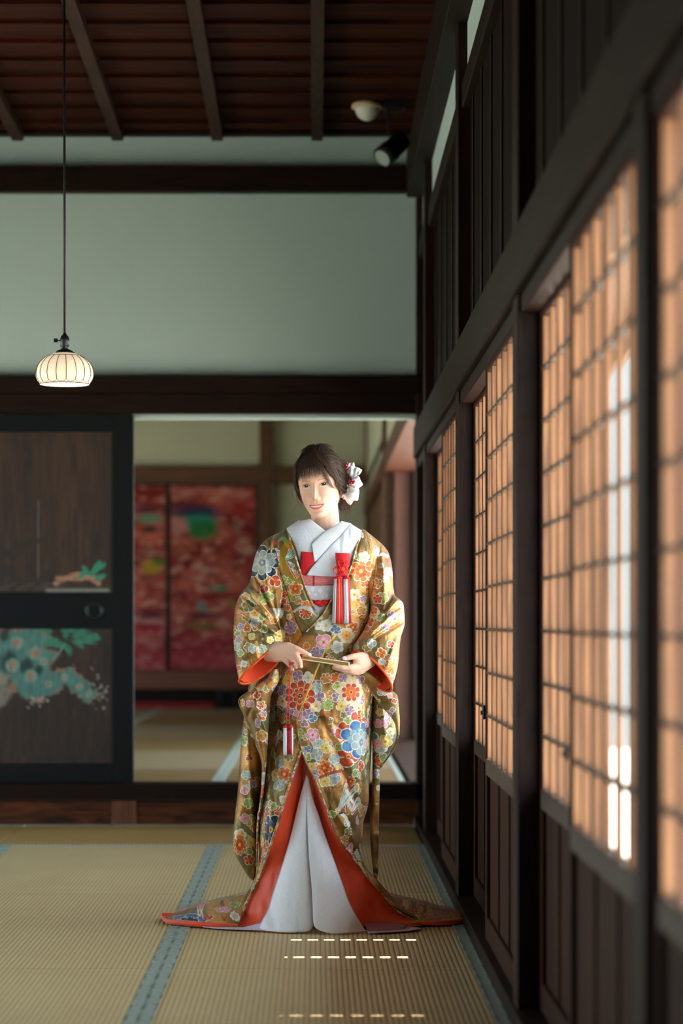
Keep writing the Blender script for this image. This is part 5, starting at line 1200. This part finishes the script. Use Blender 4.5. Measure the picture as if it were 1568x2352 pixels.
# fringe: thin, ends just above the eyes
for i in range(230):
    a = rs.uniform(-.78, .30)+rs.normal(0, .01); end = .0140+.010*rs.rand()+.012*max(0, a)**1+.006*abs(a+.25)
    if rs.rand() < .45: end += .018*rs.rand()
    a1 = a*1.02+rs.normal(0, .03)
    strand(path([(a*.45+.05, .108, .016), (a*.75, .085, .017), (a*.95, .055, .011), (a1, .032, .008), (a1-.03, end, .0065)], 12, rs.normal(0, .001)), .00030)
for i in range(300):
    a = rs.uniform(-.85, .45); end = rs.uniform(.026, .052)
    strand(path([(a*.45+.05, .108, .017), (a*.75, .085, .018), (a*.97, .062, .012), (a*1.03, end, .0075)], 10, rs.normal(0, .001)), .00032)
# swept strands from the parting to the temple on the right
for i in range(560):
    k = rs.rand(); a0 = rs.uniform(-.1, .35); zend = .020-.045*k+rs.normal(0, .004)
    strand(path([(a0, .108, .018), (a0+.25, .085, .018), (.50+.35*k, .052, .014), (.78+.4*k, .020-.01*k, .011), (1.15+.35*k, zend-.012, .008), (1.7+.3*k, zend-.020, .010)], 14, rs.normal(0, .002)), .0004)
for i in range(700):  # right side drawn back from the temple over the ear
    k = rs.rand(); z0 = .10-.115*k
    strand(path([((.60+.35*rs.rand()) if z0 > .045 else (.95+.15*rs.rand()), z0+.006, .015-.006*k), (1.15, z0-.004, .015-.003*k), (1.6, z0-.018, .014), (2.1, z0*.7-.035, .014), (2.6, z0*.45-.045, .016)], 12, rs.normal(0, .002)), .00042)
for i in range(60):   # loose lock beside the right eye
    k = rs.normal(0, .05)
    strand(path([(.28+k, .070, .013), (.42+k, .040, .010), (.58+k, .012, .0085), (.80+k*.5, -.012, .007), (1.05, -.018, .008)], 12), .0003)
for i in range(520):  # left side swept back and down over the temple
    k = rs.rand(); z1 = .055-.065*k
    strand(path([(-.35-.25*k, .105, .016), (-.75-.15*k, .075, .016), (-1.05-.1*k, .045-.02*k, .012), (-1.30, z1*.6-.010, .010), (-1.75, z1-.040, .010), (-2.3, z1-.045, .012)], 14, rs.normal(0, .002)), .0004)
for i in range(900):  # crown drawn up and back, loosened
    a = rs.uniform(-1.6, 1.6); b = a*1.1+rs.normal(0, .1); l = .008+.012*rs.rand()*math.cos(a*.6)
    strand(path([(a*.55, .072+.03*rs.rand(), .012), (a*.75, .104, l), (b*1.2+.2, .1150, l+.004*rs.rand()), (math.pi-.5*a if a > 0 else -math.pi-.5*a, .10, l), ((math.pi-.6*a if a > 0 else -math.pi-.6*a), .05, .016)], 14, rs.normal(0, .004)), .00042)
for i in range(420):  # gathered tufts on top
    a = rs.uniform(-1.1, 1.0); L_ = .012+.012*rs.rand(); c0 = headsurf(np.array(a), np.array(.100+.01*rs.rand()), np.array(.011)); t = np.linspace(0, 1, 9)
    ph = rs.uniform(0, 6); q = np.stack([c0[0]+.020*t*math.sin(a)+.012*np.sin(t*3+ph)*t, c0[1]-.03*t, c0[2]+.015*np.sin(t*math.pi)+.004*np.sin(t*5+ph)], -1); strand(head2world(q), .0004)
# long curling wisps
for (pts, n) in (([(684, 1122), (681, 1140), (686, 1158), (691, 1166)], 9), ([(684, 1125), (690, 1145), (692, 1160), (690, 1172)], 7), ([(682, 1118), (670, 1130), (674, 1145), (684, 1152)], 6), ([(686, 1150), (676, 1168), (668, 1182), (672, 1187)], 2), ([(672, 1187), (682, 1186), (690, 1181)], 2),
                 ([(775, 1115), (781, 1135), (778, 1152), (774, 1165)], 8)):
    for i in range(n):
        q = spl([(x+rs.normal(0, .7), y+rs.normal(0, .7)) for x, y in pts], 14); strand(W3(q[:, 0], q[:, 1], np.linspace(-.03, -.045, 14)), .00024, '#6b4c38')
for i in range(240):  # curls at the nape, right
    x, y = rs.normal(790, 5), rs.uniform(1135, 1165); t = np.linspace(0, 1, 14); ph = rs.uniform(0, 6); am = rs.uniform(2, 5)
    q = np.stack([x+am*np.sin(t*5+ph)+t*rs.uniform(-8, 12), y+t*rs.uniform(10, 30)+am*.6*np.cos(t*6+ph)], 1); strand(W3(q[:, 0], q[:, 1], np.full(14, rs.uniform(.03, .09))), .00032, random.choice(('#4a3424', '#6b4c38', '#35241b')))
for i in range(46):   # flyaways catching the light
    a = rs.uniform(-1.4, 1.5); c0 = headsurf(np.array(a), np.array(rs.uniform(.05, .112)), np.array(.018)); t = np.linspace(0, 1, 8)
    q = np.stack([c0[0]+t*rs.normal(.01*np.sign(a), .010), c0[1]+t*rs.normal(-.01, .01), c0[2]+t*(1-t*.6)*rs.uniform(.004, .016)], -1); strand(head2world(q), .00016, '#8d6a4c')
o = mesh_obj('hair_strands', np.vstack(SV), np.vstack(SF_), M_hair, hair, True, np.vstack(SC_))
bun = MB().ell(tuple(head2world((.055, -.085, -.045))), (.040, .036, .042), 24, 18)
bnv = np.array(bun.V); bnv += (.006*(fbm(bnv[:, 0]*90, bnv[:, 2]*60, 3)-.5))[:, None]
mesh_obj('low_bun', bnv, bun.F, M_scalp, hair, True, np.tile(np.array(lin('#33231b')), (len(bnv), 1)))

# ---- hair ornament: white cloth orchid with red berries ---------------------
orn = empty('hair_ornament', tuple(W3(812, 1112, .03)), 'white cloth orchid with small red berries pinned in the dark hair', 'hair ornament')
M_pet = plain('white_petal_cloth', '#fafbfc', .7, bump=.25, bscale=150, sheen=.2)
def petal(px, py, d, L, Wd, ang, curl=.012, tip=.3, tilt=0):
    n, m = 26, 18; u = np.linspace(0, 1, n)[:, None]; v = np.linspace(-1, 1, m)[None]
    wv = Wd*np.sin(np.pi*np.clip(u, 0.02, 1)**(.75))**.7*(1+.08*np.sin(v*7+u*5)); x = L*u+0*v; y = wv*v
    z = curl*(np.sin(u*math.pi)-(v**2)*u*.9)+.003*np.sin(u*9+v*4)+tilt*u
    c, s = math.cos(ang), math.sin(ang); X_ = (x*c-y*s); Z_ = -(x*s+y*c)
    q = W3(px, py, d); w3 = np.stack([q[0]+X_/694, q[1]-z+0*X_, q[2]+Z_/694], -1)
    o = mesh_obj('petal', w3.reshape(-1, 3), gridfaces(n, m), M_pet, orn, True); solid(o, .0012, 0); return o
for a in ((800, 1090, .02, 28, 13, -.55, .012), (798, 1084, .03, 26, 11, -1.0, .010), (812, 1086, .015, 20, 9, -.35, .014), (803, 1108, .01, 30, 14, .15, .014), (808, 1098, .0, 24, 12, .75, .012),
          (803, 1115, .012, 36, 13, 1.05, .014), (799, 1118, .02, 42, 14, 1.45, .012), (797, 1112, .026, 36, 12, 1.8, .010), (800, 1128, .005, 30, 12, .75, .016), (800, 1100, .035, 22, 14, .2, .02)): petal(*a)
bm_ = plain('red_berry', '#b0182a', .2, coat=.6)
for (x, y, r) in ((796, 1062, 2.4), (799, 1067, 2.2), (794, 1068, 2.2), (797, 1073, 2.6), (801, 1077, 1.8), (795, 1075, 1.8), (808, 1103, 3.0), (813, 1106, 2.8), (806, 1108, 2.4), (811, 1110, 2.4), (802, 1112, 2.8), (800, 1117, 2.0)):
    MB().ell(tuple(W3(x, y, -.012)), (r/694,)*3, 12, 8).build('berry', bm_, orn, True)
MB().tube([W3(794, 1062, -.008), W3(799, 1080, -.004), W3(806, 1104, -.004), W3(800, 1120, .0)], .0008, 6).build('wire_stem', plain('thin_stem', '#8c2030', .5), orn)

# ---- folded fan with cords and tassels --------------------------------------
fan = empty('folding_fan', tuple(W3(745, 1518, -.27)), 'closed pale bamboo folding fan held level in both hands, red cord hanging', 'fan')
M_ivory = plain('ivory_lacquer', '#efe2c6', .35); M_gold = plain('gold_paper', '#a87f3a', .4, .4, bump=.4, bscale=200)
def prism(a, b, ha, hb, ta, tb):   # bar from a to b (px,py,d), heights in px, depth in m
    V = []
    for (p, h, t_) in ((a, ha, ta), (b, hb, tb)):
        for (u, v) in ((-1, -1), (1, -1), (1, 1), (-1, 1)): V.append(tuple(W3(p[0], p[1]+v*h/2, p[2]+u*t_/2)))
    return V, [(0, 1, 2, 3), (7, 6, 5, 4), (0, 4, 5, 1), (1, 5, 6, 2), (2, 6, 7, 3), (3, 7, 4, 0)]
v, f = prism((668, 1506, -.262), (801, 1526, -.275), 6, 7.5, .016, .020); MB().add(v, f).build('fan_leaf', M_gold, fan)
v, f = prism((668, 1502.2, -.262), (802, 1521.2, -.275), 2.2, 2.2, .018, .023); MB().add(v, f).build('guard', M_ivory, fan)
v, f = prism((668, 1510, -.262), (802, 1531, -.275), 2.2, 2.2, .018, .023); MB().add(v, f).build('guard', M_ivory, fan)
v, f = prism((799.5, 1526, -.2755), (803, 1526.5, -.2755), 12, 12, .0235, .0235); MB().add(v, f).build('end_cap', M_ivory, fan)
v, f = prism((686, 1508.5, -.263), (694, 1510, -.264), 14, 13, .026, .026)
MB().add(v, f).tube([W3(688, 1518, -.275), W3(682, 1524, -.29), W3(672, 1522, -.296), W3(664, 1527, -.285)], .0022, 8).build('red_wrapping', M_dred, fan)
cd = MB(); cd.tube([W3(x, y, -.287) for x, y in spl([(666, 1528), (665.5, 1580), (663.5, 1625), (665.5, 1668)], 30)], .0011, 6); cd.tube([W3(x, y, -.290) for x, y in spl([(665, 1528), (664, 1570), (660, 1622), (656, 1668)], 30)], .0011, 6)
cd.build('cord', M_dred, fan, True)
def tassel(px, y0, y1, w0, w1, d, colfn, parent, name='tassel', n=90, lean=0):
    q = W3(px, y0, d); m = MB(); m.ell(tuple(W3(px, y0-2, d)), (w0*.62/694, w0*.62/694, 4/694), 16, 10); cap = m.build(name, M_dred, parent, True)
    V, Fc, Cc = [], [], []; k = 0
    for i in range(n):
        a = 2*math.pi*i*.618; r_ = math.sqrt((i+.5)/n); u, w_ = r_*math.cos(a), r_*math.sin(a)
        jj = random.uniform(-1, 1); pts = [W3(px+u*(w0+(w1-w0)*t**.8)/2+lean*t+.6*jj*math.sin(t*4), y0+(y1-y0)*t+(random.uniform(-1.5, 1) if t == 1 else 0), d+w_*(w0+(w1-w0)*t)/2/694) for t in (0, .2, .5, .8, 1)]
        v, f = tube_geo([tuple(p) for p in pts], .95/694, 5); c = np.array(lin(colfn(u, w_)))
        V += v; Fc += [tuple(z+k for z in g) for g in f]; k += len(v); Cc.append(np.tile(c, (len(v), 1)))
    mesh_obj('tassel_threads', V, Fc, M_thr, cap, True, np.vstack(Cc)); return cap
M_thr = painted('silk_threads', .4, spec=.4, sheen=.2)
tassel(655.5, 1672, 1733, 9, 10, -.292, lambda u, w_: '#eeeef4' if u < .55 else '#c01a28', fan)
tassel(667, 1671, 1732, 9.5, 10.5, -.295, lambda u, w_: '#c41524' if u < .45 else '#e9d6da', fan)

# ---- red tasselled pouch tucked in the robe ---------------------------------
def td(x, y): return float(torsod(x, y))-.070
kp = empty('tasselled_pouch', tuple(W3(786, 1285, td(786, 1285))), 'red silk pouch with knotted cord and red and white tassels tucked in the lapel', 'pouch')
strip('pouch_body', [(771, 1270), (772, 1290), (776, 1312), (772, 1322)], [(802, 1271), (802, 1290), (796, 1312), (800, 1322)], M_dred, kp, 40, 24, dfn=lambda x, y: torsod(x, y), off=.055, bulge=.014, thick=.004)
kn = MB()
for (cx_, cy_, rx, ry, a) in ((783, 1293, 7, 6, .2), (772, 1310, 6.5, 6.5, .4), (795, 1297, 7, 6, -.5), (776, 1304, 6, 4, .2), (793, 1311, 6, 6, -.2), (785, 1303, 5, 5, 0), (790, 1304, 6.5, 4, .8)):
    kn.tube([W3(cx_+rx*math.cos(q)*math.cos(a)-ry*math.sin(q)*math.sin(a), cy_+rx*math.cos(q)*math.sin(a)+ry*math.sin(q)*math.cos(a), td(785, 1300)-.004+.004*math.sin(q*2)) for q in np.linspace(0, 2*math.pi, 22)], .0016, 8, False)
kn.ell(tuple(W3(785, 1306, td(785, 1303)-.003)), (8/694, .007, 7/694), 14, 10)
kn.build('knotted_cord', plain('red_orange_cord', '#e02a1c', .45), kp, True)
TD = td(785, 1330)-.004
tassel(776, 1329, 1431, 17, 25, TD, lambda u, w_: ('#e6e8f0' if u < -.35 else ('#f0762a' if (abs(u-.25) < .14 or random.random() < .06) else '#d01f24')), kp, n=200, lean=-1)
tassel(795, 1330, 1431, 15, 18, TD+.004, lambda u, w_: ('#e9eaf2' if u < .45 else '#cf2026'), kp, n=150, lean=2)
